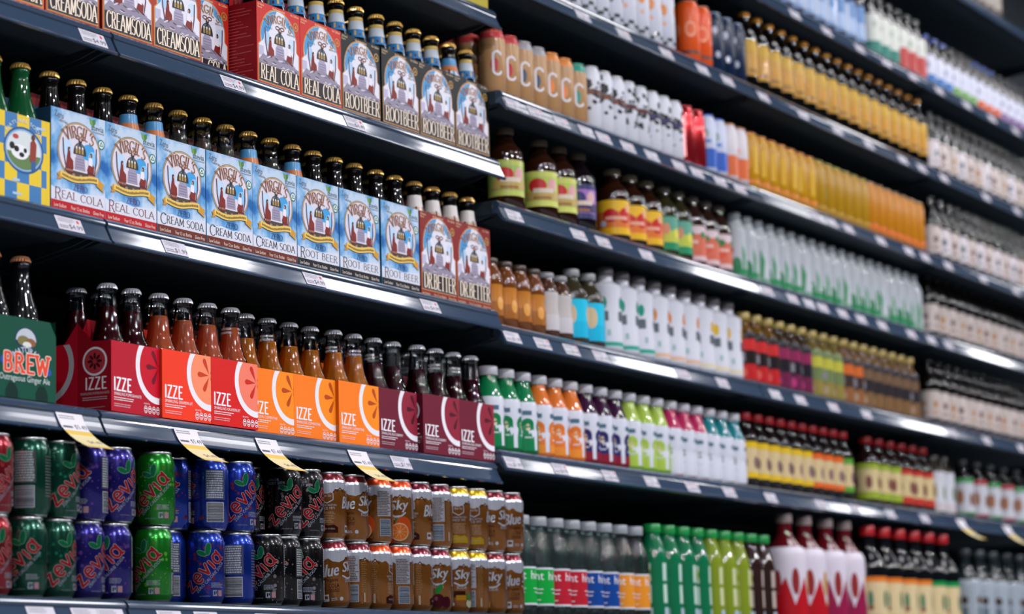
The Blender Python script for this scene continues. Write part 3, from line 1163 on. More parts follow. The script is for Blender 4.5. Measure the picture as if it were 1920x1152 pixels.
# green ginger-ale six pack with a cut corner
a = Art()
a.ell(76, 96, 25, 17, S('1f2f5c'), 1, 24)
a.poly(arc(76, 92, 23, 20, 0, 180, 16), S('b7bfc8'), 2)
a.ell(70, 92, 14, 8, S('7a7446'), 3, 16)
a.ell(86, 90, 12, 7, S('8a5a3c'), 3, 16)
a.ell(78, 86, 10, 5, S('d5d6d2'), 4, 14)
f = arch_fn(76, 26, 44, 40)
a.text((4, 0, 96, 13), 'NATURAL', S('2a4a86'), 5, lambda p: f((p[0], p[1] + 1)))
a.text((6, 2, 94, 11), 'NATURAL', S('cfd8e6'), 6, lambda p: f((p[0], p[1] + 1)))
a.letters((26, 42, 126, 70), 'BREW', S('e8d9cf'), 7, .11, .08, True, None, .28, 1.3)
a.letters((26, 42, 126, 70), 'BREW', S('dd4a30'), 8, .11, .08, True, None, .28)
a.ell(128, 47, 6, 6, S('2c4f9c'), 6, 12)
a.ell(22, 58, 5, 6, S('2c4f9c'), 6, 12)
a.text((16, 24, 130, 37), 'Outrageous Ginger Ale', S('c9d6d4'), 7)
for u in (30, 98):
    a.poly([(u, 0), (u + 28, 0), (u + 28, 12), (u + 20, 24), (u + 8, 24), (u, 12)], S('082a24'), 1)
carton('brewpack', 145, 200, 130, a, S('0b4a38'), 'x', name='six_pack_carton', side=S('0a3f30'), handle=(.15, S('0c4a38'), None),
       outline=[(0, 0), (145, 0), (145, 106), (131, 128), (0, 128)])

# a boxed product on the highest shelf
a = Art()
a.rect(0, 0, 125, 34, S('b7a62f'), 1)
a.rect(0, 34, 125, 200, S('d2d0dc'), 1)
a.lines(10, 60, 115, 180, 8, S('5c6a7c'), 2, .5)
t = thing('drink_box', 'yellow and white drink box on the topmost shelf edge of the second bay', 'box', None, (1.115, FRONT[0] + .004, DECK[0]))
b = MB()
b.box(0, .100, 0, .12, 0, .20, S('d2d0dc'))
a.onto(b, front(), (0, 0, 100, 200))
b.build('box_body', ['card'], t)


# ------------------------------------------------------------------ drink cans
def can_shell(t, col, art, H=124, R=.033, shoulder=None, lid='steel', neck=.0265, mat='can'):
    h = H * .001
    b = MB()
    pr = [(neck + .001, .0035, col), (R - .0035, .0075, col), (R, .0135, col), (R, h - .0205, shoulder or col), (R - .0012, h - .0155, shoulder or col),
          (neck + .0012, h - .0055), (neck, h - .0040)]
    b.lathe(pr, 36, col)
    if art:
        art.onto(b, wrap(R), None, 4.0)
    b.build('can_body', [mat], t)
    b = MB()
    b.lathe([(neck, h - .004), (neck + .0008, h - .0032), (neck + .0010, h - .0012), (neck + .0002, h), (neck - .0016, h), (neck - .003, h - .005), (.0002, h - .005)], 30, lid if not isinstance(lid, str) else (0.5, .5, .5))
    b.build('can_lid', ['steel' if isinstance(lid, str) else 'can'], t)
    b = MB()
    b.lathe([(neck + .001, .0036), (neck - .0005, .0012), (neck - .0025, 0), (neck - .0042, .0012), (.0002, .009)], 30)
    b.build('can_base', ['steel'], t)


def stevia_can(key, base, tint, flavour=None, seed=1):
    t = thing('soda_can', 'x', 'can')
    a = Art()
    random.seed(seed)
    for k in range(70):
        r = random.choice((.7, .9, 1.2, 1.6, 2.6, 3.4))
        u, v = random.uniform(-40, 50), random.uniform(18, 100)
        a.ell(u, v, r, r, tint if k % 3 else tuple(c * .55 for c in tint), 1, 10)
    c, s = math.cos(math.radians(46)), math.sin(math.radians(46))
    rot = lambda p: (p[0] * c - p[1] * s - 1, p[0] * s + p[1] * c + 56)
    a.letters((-41, -11, 39, 12), 'zevia', S('e6cdc8'), 3, .09, .082, False, rot, .24, .62)
    a.letters((-41, -11, 39, 12), 'zevia', S('b21f2b'), 4, .09, .082, False, rot, .24)
    a.text((-34, -19.5, 36, -14.5), 'ZERO CALORIE SODA', S('b9bfd0'), 3, rot)
    for x, y, rx, ry, q in ((7, 92, 4.6, 10.5, -.12), (-4, 85, 3.8, 8.5, 1.15)):
        a.ell(x, y, rx + .8, ry + .8, S('8fc0a0'), 3, 16, q)
        a.ell(x, y, rx, ry, S('0f7a4c'), 4, 16, q)
    if flavour:
        for k, w in enumerate(flavour):
            a.text((-34, 98 - k * 6, -34 + 3.6 * len(w), 102.5 - k * 6), w, S('d0ccd4'), 2)
    pale = S('aeb4c4')
    a.lines(12, 27, 36, 36, 4, pale, 2, .5)
    a.rect(15, 13, 23, 23, pale, 2)
    a.rect(25, 13, 33, 23, S('c79aa6'), 2)
    a.rect(17, 15, 19, 21, base, 3)
    a.rect(20, 17, 22, 21, base, 3)
    a.text((-8, 11.5, 10, 14), '12 FL OZ (355 mL)', pale, 2)
    # facts panel and bar code on the back
    a.rect(56, 52, 92, 103, tuple(.5 * x + .10 for x in base), 2)
    a.lines(58, 54, 90, 102, 12, S('d3dbe2'), 3, .62, .12)
    a.barcode(58, 14, 90, 48, S('39424e'), S('d9dae2'), 2, across=True)
    a.lines(-98, 30, -62, 96, 14, tuple(.5 * x + .25 for x in base), 2, .4, .4)
    can_shell(t, base, a)
    PROTO[key] = t


stevia_can('zred', S('7d1420'), S('b03a40'), None, 2)
stevia_can('zgreen', S('05402f'), S('1f7a5a'), None, 3)
stevia_can('zpurple', S('1f1868'), S('6a46a0'), None, 4)
stevia_can('zlime', S('14761f'), S('6fbf3a'), None, 5)
stevia_can('zblue', S('0a2a86'), S('8c2a4a'), None, 6)
stevia_can('zblack', S('0c0a0d'), S('8d7a78'), ('GINGER', 'ROOT BEER'), 7)


def peak_can(key, crownc, fruit, words, seed=1, fruit_at=22):
    t = thing('soda_can', 'x', 'can')
    base = S('834f19')
    a = Art()
    random.seed(seed)
    white = S('cfd2de')
    a.rect(-103.6, 93, 103.6, 104, white, 1)
    for o in (-70, 0, 70):
        a.poly([(o - 36, 94), (o - 36, 91), (o - 30, 88), (o - 22, 91), (o - 14, 85), (o - 2, 83), (o + 8, 86), (o + 16, 92), (o + 24, 90), (o + 34, 92), (o + 34, 94)], white, 1)
        z = [(o + 9, 84), (o + 14, 91), (o + 18, 88), (o + 24, 94), (o + 32, 86)]
        a.stroke(z, .9, .9, S('5a3516'), 2)
    for dx in (0, .7, -.7):
        f = lambda p: (p[0] + dx, p[1] + .16 * p[0] * .6)
        a.text((-42, 60, -5, 82), 'Blue', white, 3 + dx * .3, f, .18)
        a.text((3, 58, 38, 82), 'Sky', white, 3 + dx * .3, f, .18)
    a.stroke([(4, 58), (14, 53), (26, 54), (34, 60)], 1.8, 1.5, white, 3)
    a.text((-31, 47, -5, 55), 'Organic', S('1d0f08'), 3)
    a.text((-24, 37.5, -4, 45), words[0], S('4c1412'), 3)
    a.lines(-26, 29, -3, 36, 3, S('5a2a18'), 3, .5, .1)
    a.text((8, 46, 30, 52), 'SODA', white, 3)
    a.rect(-36, 13, -24, 26, white, 3)
    a.rect(-34, 18, -26, 23, base, 4)
    a.lines(-20, 14, -8, 20, 2, white, 3)
    a.ell(-1, 17, 3.6, 3.6, white, 3)
    fx = fruit_at
    if fruit:
        kind, c1, c2 = fruit
        if kind == 'orange':
            a.ell(fx + 8, 34, 17, 19, c1, 5, 28)
            a.ell(fx, 24, 18.5, 17, S('f2c39a'), 6, 30)
            a.ell(fx, 24, 16.2, 14.8, c2, 7, 30)
            for k in range(9):
                q = 2 * PI * k / 9
                a.stroke([(fx, 24), (fx + 15 * math.cos(q), 24 + 13.6 * math.sin(q))], .35, .35, S('f2c39a'), 8)
            a.poly([(fx - 12, 44), (fx - 4, 50), (fx + 4, 46), (fx - 4, 42)], S('2f7a34'), 5)
        elif kind == 'cherry':
            a.ell(fx - 4, 22, 13, 13, c1, 5, 24)
            a.ell(fx + 14, 19, 10, 11, c1, 5, 24)
            a.ell(fx - 8, 26, 3, 4, S('8d4a5a'), 6, 12)
            a.ell(fx - 2, 44, 5.6, 11, S('2f8f3e'), 6, 16, -.6)
        else:
            a.rect(fx - 20, 30, fx + 4, 42, S('3a1a10'), 5)
            a.rect(fx - 16, 24, fx + 6, 34, S('c9891f'), 6)
            a.ell(fx + 14, 18, 9, 8, S('ddd4b0'), 6, 16)
            a.ell(fx + 12, 30, 5, 8, S('3f8f3a'), 6, 14, .5)
    # reverse: story, facts, code
    pts = [(-72 + 13 * math.cos(PI / 6 + k * PI / 3), 78 + 12 * math.sin(PI / 6 + k * PI / 3)) for k in range(7)]
    a.stroke(pts, .8, .8, white, 3)
    a.text((-80, 76, -64, 82), 'Blue Sky', white, 3)
    a.text((-90, 60.5, -54, 64), 'NATURAL MATTERS', white, 3)
    a.text((-86, 54.5, -58, 59), 'SINCE 1971', white, 3)
    a.lines(-88, 30, -56, 51, 7, S('c8a884'), 3, .4)
    a.poly([(-92, 12), (-52, 12), (-52, 22), (-60, 27), (-70, 25), (-80, 28), (-92, 23)], crownc if fruit and fruit[0] == 'ginger' else S('3c1410'), 3)
    a.text((-86, 18, -58, 21), 'ROOTED IN REAL', S('c9b8a8'), 4)
    a.rect(52, 50, 82, 98, S('b9bac6'), 3)
    a.lines(53, 52, 81, 97, 15, S('6d5340'), 4, .55, .3)
    a.barcode(56, 13, 80, 45, S('27465e'), S('c5cad6'), 3, across=True)
    a.lines(86, 30, 98, 90, 18, S('b08a5c'), 3, .4)
    a.rect(90, 13, 94, 30, S('c9b59c'), 3)
    can_shell(t, base, a, shoulder=white)
    # coloured neck
    for ch in t.children:
        if ch.name.startswith('can_body'):
            me = ch.data
            at = me.color_attributes['print'].data
            for p in me.polygons:
                z = sum(me.vertices[i].co.z for i in p.vertices) / len(p.vertices)
                if z > .1105:
                    for li in p.loop_indices:
                        at[li].color = (*crownc, 1)
    PROTO[key] = t


peak_can('bcola', S('6d1c28'), None, ('COLA',), 1)
peak_can('borange', S('d9481c'), ('orange', S('e2561c'), S('ee7a2c')), ('ORANGE',), 2)
peak_can('bcherry', S('641428'), ('cherry', S('4d0e1e'), None), ('CHERRY',), 3)
peak_can('bginger', S('c9a21c'), ('ginger', None, None), ('GINGER',), 4)


# ------------------------------------------------------------------ the other bottles and cans
def revolve_bottle(key, name, cat, prof, body, mat, cap, label=None, art=None, n=24, cap_mat='plastic', extra=None, capr=None):
    """prof: (r, z) to the mouth; cap = (radius, z0, z1, colour); label = (z0, z1, [(z, colour)...], clearance)"""
    t = thing(name, 'x', cat)
    b = MB()
    b.lathe([(.0002, 0)] + prof, n, body)
    b.build('bottle_body' if cat == 'bottle' else 'can_body', [mat], t)

    def rad(z):
        for (r0, a_), (r1, c) in zip(prof, prof[1:]):
            if a_ <= z <= c and c > a_:
                return r0 + (r1 - r0) * (z - a_) / (c - a_)
        return prof[-1][0]
    if label:
        z0, z1, bands = label
        zs = sorted({z0, z1} | {p[1] for p in prof if z0 < p[1] < z1} | {q[0] for q in bands if z0 < q[0] < z1})
        b = MB()
        b.lathe([(rad(z) + .0005, z, [q[1] for q in bands if q[0] <= z + 1e-6][-1]) for z in zs], n)
        if art:
            art.onto(b, lambda u, v, l: (lambda r, q: (r * math.cos(q), r * math.sin(q), v * .001))(rad(v * .001) + .0006 + l * E0, -PI / 2 + u * .001 / prof[3][0]),
                     (-200, z0 * 1000, 200, z1 * 1000), 5)
        b.build('label', ['film'], t)
    if cap:
        r, z0, z1, c = cap
        b = MB()
        b.lathe([(r - .0006, z0), (r, z0 + .0012), (r, z1 - .0015), (r - .0012, z1), (.0002, z1)], max(n, 24), c,
                wob=(lambda k, p: .0004 if k % 2 else 0) if cap_mat == 'plastic' else None)
        b.build('screw_cap' if cap_mat == 'plastic' else 'crown_cap', [cap_mat], t)
    if extra:
        extra(t, rad)
    PROTO[key] = t
    return t


def bp(R, H, sh, rn, neck, waist=0.0, foot=.004):
    """body radius, mouth height, shoulder height, neck radius, height where the neck begins"""
    p = [(R * .86, 0), (R, foot), (R, sh * .3), (R - waist, sh * .55), (R, sh * .85), (R, sh)]
    for k in range(1, 7):
        t = k / 7
        p.append((R + (rn - R) * (t * t * (3 - 2 * t)) if t < 1 else rn, sh + (neck - sh) * t))
    return p + [(rn, neck), (rn, H)]


def spots(lst):
    """simple printed shapes: ('e', u, v, rx, ry, colour) or ('r', u0, v0, u1, v1, colour) or ('t', rect, words, colour)"""
    a = Art()
    for k, s in enumerate(lst):
        if s[0] == 'e':
            a.ell(s[1], s[2], s[3], s[4], S(s[5]), 1 + k * .5, 16)
        elif s[0] == 'r':
            a.rect(s[1], s[2], s[3], s[4], S(s[5]), 1 + k * .5)
        elif s[0] == 't':
            a.text(s[1], s[2], S(s[3]), 1 + k * .5)
        elif s[0] == 'p':
            a.poly(s[1], S(s[2]), 1 + k * .5)
    return a


DARKG, TEA = S('0c0706'), S('2a1206')
# dark long bottles, yellow label, orange cap
yl = spots([('e', -14, 70, 9, 13, 'c58a1a'), ('r', -26, 44, 0, 52, '8a5a18'), ('e', -52, 70, 8, 12, 'b98a20'), ('r', -62, 44, -40, 50, '8a5a18'), ('r', -100, 40, 100, 42, 'b98a2a')])
revolve_bottle('yellowlabel', 'soda_bottle', 'bottle', bp(.0300, .198, .135, .0125, .185), DARKG, 'gloss', (.0155, .194, .206, S('e09a34')),
               (.034, .128, [(0, S('bd8c10')), (.100, S('c49a18'))]), yl, cap_mat='cap')
for key, c, words in (('whitelabel', 'c9bcb8', '6a5048'), ('whitelabel2', 'bdb2ac', 'a87a50'), ('whitelabel3', 'd4ccd0', '4a5a6a')):
    wl = spots([('e', -14, 56, 8, 12, words), ('r', -26, 28, -2, 34, words), ('e', -50, 60, 7, 9, words), ('r', -60, 30, -42, 36, words), ('e', -84, 50, 8, 14, words)])
    revolve_bottle(key, 'soda_bottle', 'bottle', bp(.0300, .180, .118, .0130, .165), DARKG, 'gloss', (.0150, .176, .188, S('17181c')),
                   (.016, .096, [(0, S(c)), (.090, S(c))]), wl, cap_mat='cap')
for key, base, capc in (('bluebase', '2d6cb0', '22408c'), ('greenbase', '6a9a4a', '181a20'), ('orangebase', 'c9541e', '22408c'), ('purplebase', '7a5a8c', '181a20')):
    revolve_bottle(key, 'soda_bottle', 'bottle', bp(.0300, .152, .088, .0130, .140), DARKG, 'gloss', (.0150, .148, .160, S(capc)),
                   (.010, .094, [(0, S(base)), (.034, S('c9ccdc'))]), spots([('e', -30, 64, 7, 9, '8a90a8'), ('r', -60, 50, -44, 56, '9aa0b8')]), cap_mat='cap')
for key, base in (('tealbase', '1c7a6c'), ('redbase', 'b23a36')):
    revolve_bottle(key, 'soda_bottle', 'bottle', bp(.0320, .180, .118, .0135, .165), S('15100e'), 'gloss', (.0155, .176, .188, S('202228')),
                   (.010, .125, [(0, S(base)), (.045 if key == 'tealbase' else .070, S('cdd0c8'))]), spots([('e', -26, 94, 8, 10, 'a8b0a4'), ('e', -60, 92, 8, 10, 'a0a89c')]), cap_mat='cap')
revolve_bottle('bluewrap', 'water_bottle', 'bottle', bp(.0320, .205, .150, .0140, .185), S('2c2426'), 'gloss', (.0160, .202, .216, S('25282e')),
               (.018, .120, [(0, S('7a94bc')), (.03, S('9fb4d4')), (.07, S('5d84b6'))]), spots([('r', -40, 30, -26, 110, 'c6d2e4'), ('r', -80, 30, -70, 110, 'a9bedc')]))
revolve_bottle('palebottle', 'water_bottle', 'bottle', bp(.0320, .205, .150, .0140, .185), S('6f6860'), 'gloss', (.0160, .202, .216, S('8a8682')),
               (.012, .150, [(0, S('4a4038')), (.03, S('9a9288'))]), spots([('r', -40, 50, -30, 140, 'a89e96')]))


def tall_can(key, base, R, H, art, lid='steel', shoulder=None):
    t = thing('drink_can', 'x', 'can')
    can_shell(t, base, art, H, R, shoulder, 'steel' if lid == 'steel' else lid, R - .0055, 'can' if key == 'redcan' else 'film')
    PROTO[key] = t


KR = S('b0875c')
for key, dot, lid in (('kraft_red', 'b3202a', 'b83a40'), ('kraft_grey', '3c4a5c', '9a9ca4'), ('kraft_orange', 'e07a2a', 'd98a4a'), ('kraft_teal', '1f8a78', '2f9a86')):
    a = Art()
    random.seed(4)
    a.ell(-24, 62, 9, 15, S(dot), 1, 20)
    a.ell(48, 62, 9, 15, S(dot), 1, 20)
    for o in (-18, 54):
        a.stroke(arc(o, 82, 9, 9, 20, 180, 10) + [(o - 9, 50)] + arc(o, 50, 9, 9, 180, 340, 10), 2.6, 2.6, S('d9d6dc'), 2)
    a.lines(-70, 14, -44, 70, 14, S('86633f'), 1, .35)
    a.lines(-6, 14, 20, 40, 8, S('86633f'), 1, .35)
    a.lines(-60, 96, -20, 108, 2, S('8a6844'), 1, .35)
    tall_can(key, KR, .0285, 141, a, S(lid), S(lid))
for k in range(3):
    a = Art()
    random.seed(20 + k)
    for i in range(62):                                  # black patches of a spotted hide, thickest round the middle
        u, v = random.uniform(-88, 88), random.gauss(90, 17)
        r = random.uniform(4, 9.5)
        a.poly([(u + r * random.uniform(.6, 1.3) * math.cos(q * PI / 4), v + .8 * r * random.uniform(.6, 1.3) * math.sin(q * PI / 4)) for q in range(8)], S('0c0e16'), 1)
    for i in range(16):
        u, v = random.uniform(-88, 88), random.uniform(36, 70)
        a.ell(u, v, random.uniform(2, 5.5), random.uniform(2, 5), S('0c0e16'), 1, 9)
    a.rect(-90, 80, 90, 92, S('0c0e16'), 2)
    for o in (-84, -46, -8, 30):
        a.text((o, 82, o + 34, 89), 'COLD BREW', S(('c96a2a', 'a83a3a', '5a4aa8')[k]), 3)
    tall_can('cow%d' % k, S('d2d4de'), .0282, 148, a)
for key, base, spec, lid in (
        ('redcan', 'b01c26', [('r', -38, 20, -30, 120, 'd88a8c'), ('r', -74, 20, -68, 120, 'cf7a7c')], 'c8484c'),
        ('bluewhite', 'c4cbe0', [('r', -90, 14, 90, 62, '1c55b4'), ('e', -34, 100, 8, 12, '7f9a94'), ('r', -60, 76, -20, 84, '4a7ac0')], '4a6ac8'),
        ('orangewhite', 'd2ccd2', [('r', -90, 14, 90, 66, 'd2622c'), ('r', -70, 78, -24, 92, 'e09a70')], 'd08a58'),
        ('yellowcan', 'bd8a12', [('e', -40, 70, 14, 22, 'c98a1e'), ('r', -90, 14, 90, 26, 'cf7a26'), ('r', -22, 40, -8, 110, 'd0a428'), ('e', -66, 50, 10, 16, 'b87a20')], 'd8895a'),
        ('yellowgreen', 'ab8014', [('e', -40, 66, 10, 26, '8a8a2c'), ('r', -90, 14, 90, 24, 'b0882a'), ('r', -64, 30, -56, 120, '6f8434')], 'b8b46a'),
        ('amberorange', 'bd7a14', [('e', -40, 70, 12, 20, 'b8701e'), ('r', -90, 14, 90, 30, 'd06a22'), ('r', -66, 40, -58, 110, 'cf9a28')], 'c9ae94'),
        ('orangecan', 'e2561c', [('r', -90, 22, 90, 30, '4a2a24'), ('e', -30, 84, 15, 20, 'efa07c'), ('e', -30, 84, 10, 14, 'e2561c'), ('e', -66, 84, 8, 16, 'e88a62')], 'c98a70'),
        ('navycan', '0f2340', [('e', -30, 110, 8, 10, 'b8c0d2'), ('e', -44, 76, 6, 12, '9aa6bc'), ('e', -24, 48, 7, 9, 'aab4c8'), ('e', -66, 96, 7, 12, 'a4b0c4'), ('e', -60, 40, 6, 8, '8a96ae')], '8a98b0')):
    tall_can(key, S(base), .0285 if key not in ('orangecan', 'navycan') else .0300, 148 if key not in ('orangecan', 'navycan') else 158, spots(spec), S(lid))
for k in range(2):
    a = Art()
    for i in range(12):
        for j in range(2):
            if (i + j) % 2 == 0:
                a.rect(-96 + i * 16, 14 + j * 9, -80 + i * 16, 23 + j * 9, S('1a2430'), 1)
    for u in (-60, -22, 16):
        if k:
            a.ell(u, 100, 9, 14, S('d88a4a'), 1, 14)
            a.ell(u, 66, 5, 6, S('d8a080'), 1, 12)
        else:
            a.rect(u - 8, 96, u + 8, 124, S('3a3638'), 1)
            a.ell(u, 66, 6, 7, S('5a5a60'), 1, 12)
    tall_can('checker%d' % k, S('d0d3df'), .0300, 168, a)

# teas and juices
for key, lab, lab2, body in (('jug_green', 'b4c456', 'c9d06a', TEA), ('jug_red', '9ab85a', 'b8c060', TEA), ('jug_purple', 'a070c0', '3a3a6a', S('140a10'))):
    sp = [('r', -80, 42, 60, 62, '3a2c60' if key == 'jug_purple' else 'b8a05a'), ('e', -50, 74, 20, 16, 'c22a2c' if key != 'jug_purple' else '35306a'), ('e', -16, 76, 12, 14, 'd8a0a0' if key != 'jug_purple' else 'd0a8a8'),
          ('r', -60, 58, -14, 68, 'd8c8b8'), ('r', -60, 44, -20, 50, '9a6a3c')]
    revolve_bottle(key, 'tea_bottle', 'bottle', bp(.0395, .172, .122, .0180, .160), body, 'gloss', (.0200, .166, .181, S('6a5a4a')),
                   (.028, .106, [(0, S(lab2)), (.040, S(lab)), (.094, S(lab2))]), spots(sp))
revolve_bottle('jug_yellow', 'tea_bottle', 'bottle', bp(.0388, .165, .115, .0175, .150), TEA, 'gloss', (.0200, .158, .173, S('8a7a62')),
               (.016, .096, [(0, S('e2b01c')), (.032, S('d9742c')), (.070, S('e8b82a'))]),
               spots([('e', -52, 60, 18, 16, 'c01f26'), ('e', -16, 60, 16, 18, 'c42a28'), ('r', -64, 50, -10, 58, 'e0a890'), ('e', -70, 42, 8, 7, 'c0c8d8'), ('e', -8, 78, 7, 10, 'e0a880')]))
revolve_bottle('jug_teal', 'tea_bottle', 'bottle', bp(.0350, .165, .115, .0170, .150), S('2c2a14'), 'gloss', (.0190, .158, .172, S('6f6a58')),
               (.016, .096, [(0, S('1c8a5c')), (.034, S('b9c24a')), (.062, S('5fa08a'))]), spots([('e', -40, 66, 10, 14, 'd08a6a'), ('e', -10, 56, 10, 12, 'd8cf4a')]))
revolve_bottle('jug_pink', 'tea_bottle', 'bottle', bp(.0340, .165, .115, .0170, .150), S('2a1a14'), 'gloss', (.0190, .158, .172, S('6f665c')),
               (.010, .096, [(0, S('d8b8bc')), (.022, S('cf6a52')), (.076, S('d8c4c8'))]), spots([('e', -36, 74, 11, 9, '3a7a44'), ('e', -36, 50, 12, 14, 'd4543c'), ('r', -60, 52, -16, 60, 'e0b8ac'), ('e', 0, 74, 9, 8, '3a7a44')]))
revolve_bottle('aloe', 'juice_bottle', 'bottle', bp(.0300, .158, .118, .0170, .156, .001), S('b4babf'), 'gloss', (.0176, .157, .168, S('b4b8bc')),
               (.006, .118, [(0, S('2f8a58')), (.022, S('b6bcc2'))]), spots([('e', -30, 30, 12, 22, '1f7a4c'), ('e', -44, 70, 7, 9, '8c3a30'), ('p', [(-8, 10), (-4, 60), (-14, 84), (-14, 20)], '2f8a58')]))
revolve_bottle('aloe_orange', 'juice_bottle', 'bottle', bp(.0300, .158, .118, .0170, .156, .001), S('b4babf'), 'gloss', (.0176, .157, .168, S('b4b8bc')),
               (.006, .118, [(0, S('6a9c80')), (.014, S('b8bec4'))]), spots([('e', -44, 60, 8, 9, 'd88a2c'), ('p', [(-18, 10), (-10, 60), (-22, 90), (-26, 20)], '3a8a5a'), ('e', -76, 60, 7, 8, 'a85a30')]))
revolve_bottle('coffee', 'coffee_bottle', 'bottle', [(.024, 0), (.0278, .004), (.0278, .05), (.0255, .07), (.0270, .092), (.0255, .108), (.0185, .122), (.0165, .130), (.0165, .138)], S('6b3a12'), 'gloss',
               (.0185, .132, .144, S('3a2c22')), (.020, .086, [(0, S('9a5c1c')), (.05, S('b87426'))]), spots([('e', -40, 52, 9, 18, '4a2410'), ('e', -8, 46, 8, 14, 'd89a4a'), ('e', -66, 50, 8, 12, '33170c')]))
revolve_bottle('coffee_white', 'coffee_bottle', 'bottle', [(.024, 0), (.0278, .004), (.0278, .05), (.0255, .07), (.0270, .092), (.0255, .108), (.0185, .122), (.0165, .130), (.0165, .138)], S('4a2a14'), 'gloss',
               (.0185, .132, .144, S('8a8a8e')), (.016, .100, [(0, S('c0bcc0')), (.05, S('b8b2b0'))]), spots([('e', -40, 52, 9, 20, '6a4628'), ('e', -66, 40, 8, 12, '5a3418')]))
revolve_bottle('cyanlabel', 'tea_bottle', 'bottle', bp(.0360, .160, .112, .0165, .148), S('3a3424'), 'gloss', (.0190, .154, .170, S('8a8c90')),
               (.014, .100, [(0, S('18b0d4')), (.05, S('20bcdc'))]), spots([('e', -34, 66, 15, 24, 'd0b48c'), ('e', 22, 66, 13, 24, 'd0b48c'), ('e', -90, 66, 13, 24, 'd0b48c')]))
for key, tint, dot in (('coco_teal', '3aa08c', '1f9078'), ('coco_orange', 'd8b49c', 'd9822e'), ('coco_yellow', 'd8cdb0', 'd8b02e')):
    revolve_bottle(key, 'juice_bottle', 'bottle', bp(.0370, .180, .150, .0180, .168, .0015), S('cfd0da'), 'gloss', (.0200, .176, .196, S('6a6668')),
                   (.008, .150, [(0, S('c9ccd8')), (.012, S(tint)), (.022, S('d2d4de'))]),
                   spots([('e', -36, 112, 7, 14, dot), ('r', -46, 70, -26, 92, '59616a'), ('e', -84, 112, 7, 13, dot), ('r', -94, 70, -76, 92, '59616a'), ('r', -70, 40, -60, 60, 'a8b4be'), ('r', -30, 36, -22, 50, '9ab4b4'), ('e', 10, 112, 7, 14, dot), ('r', 0, 70, 20, 92, '59616a')]))
for key, c1, c2, body in (('redfruit', 'b81f22', '1e1214', '6a4a16'), ('purplefruit', '6a1c44', '1c1620', '3a2a1a'), ('tanfruit', '7a5a3a', '2a2428', '6a4f2a'), ('tanlime', '8a7a3c', '6a7a4a', '6a5a2a'), ('tanorange', '8a5a34', '3a2c28', '6a4a26')):
    tops = {'tanlime': 'b8b440', 'tanorange': 'c9642a', 'tanfruit': '6f5640', 'redfruit': 'c42a2a', 'purplefruit': '8a2450'}[key]
    revolve_bottle(key, 'juice_bottle', 'bottle', bp(.0310, .165, .120, .0165, .150), S(body), 'gloss', (.0190, .160, .178, S('b09a54')),
                   (.006, .128, [(0, S(c1)), (.045, S(c2)), (.080, S(tops)), (.108, S(c2))]),
                   spots([('e', -34, 24, 10, 12, 'd85a50' if key == 'redfruit' else ('b83a78' if key == 'purplefruit' else 'a89078')), ('r', -44, 52, -28, 74, '8a8890'), ('r', -80, 52, -66, 74, '77757c'), ('e', -70, 24, 9, 12, c1)]))

# carafe juices with a white label and a coloured window
JP = [(.0285, 0), (.0315, .004), (.0315, .050), (.0300, .060), (.0315, .070), (.0315, .102), (.0290, .116), (.0240, .130), (.0190, .144), (.0165, .152), (.0165, .164)]
for key, c, dk in (('j_green', '0f7a48', '0a5c38'), ('j_orange', 'd9742c', 'c8682a'), ('j_purple', '2a2660', '7a1a2c'), ('j_lime', 'a3c04a', '6a9a34'), ('j_berry', 'b8285c', 'c9ccd8'), ('j_teal', '17808a', 'b4d0c4')):
    win = c if key not in ('j_berry', 'j_teal') else 'd0d2de'
    ar = []
    for o in (-66, -26, 14):
        ar += [('p', [(o - 15, 8), (o + 15, 8), (o + 15, 62)] + [(o + 15 * math.cos(math.radians(q)), 62 + 15 * math.sin(math.radians(q))) for q in range(20, 180, 20)] + [(o - 15, 62)], win),
               ('e', o, 58, 5, 8, 'c9b89a' if key not in ('j_berry', 'j_teal') else '7a8a80'), ('r', o - 7, 35, o + 7, 38, 'c8c8d2'), ('r', o - 11, 84, o + 9, 93, '4a6a7c')]
        if key in ('j_orange', 'j_purple'):
            ar.append(('r', o - 15, 8, o + 15, 26, 'e08a34' if key == 'j_orange' else '8a1a34'))
    revolve_bottle(key, 'juice_bottle', 'bottle', JP, S(c if key != 'j_purple' else '3a1436'), 'gloss', (.0200, .158, .177, S('b4b4bc')),
                   (.004, .112, [(0, S('d2d4de' if key in ('j_berry', 'j_teal') else dk)), (.010, S('cfd2de'))]), spots(ar))
for key, e in (('rc_yellow', 'd9b528'), ('rc_orange', 'd9652a'), ('rc_green', '5a9a38')):
    revolve_bottle(key, 'juice_bottle', 'bottle', bp(.0300, .172, .118, .0145, .158), S('120a08'), 'gloss', (.0175, .168, .186, S('b01820')),
                   (.022, .112, [(0, S(e)), (.036, S('cdb88c')), (.096, S(e))]), spots([('e', -36, 60, 9, 16, '6a5a52'), ('e', 0, 60, 9, 16, '7a5a62'), ('e', -70, 60, 8, 16, '5a4a42')]))
for key, e in (('rd_lime', '94a838'), ('rd_red', 'b83a30')):
    revolve_bottle(key, 'juice_bottle', 'bottle', bp(.0345, .172, .118, .0150, .158), S('1a0c08'), 'gloss', (.0185, .168, .186, S('a81820')),
                   (.014, .112, [(0, S(e)), (.034, S('cdb98a')), (.096, S(e))]), spots([('e', -36, 60, 9, 18, '7a4a42'), ('e', 4, 60, 9, 18, '7a4a42'), ('e', -76, 60, 8, 18, '7a4a42')]))
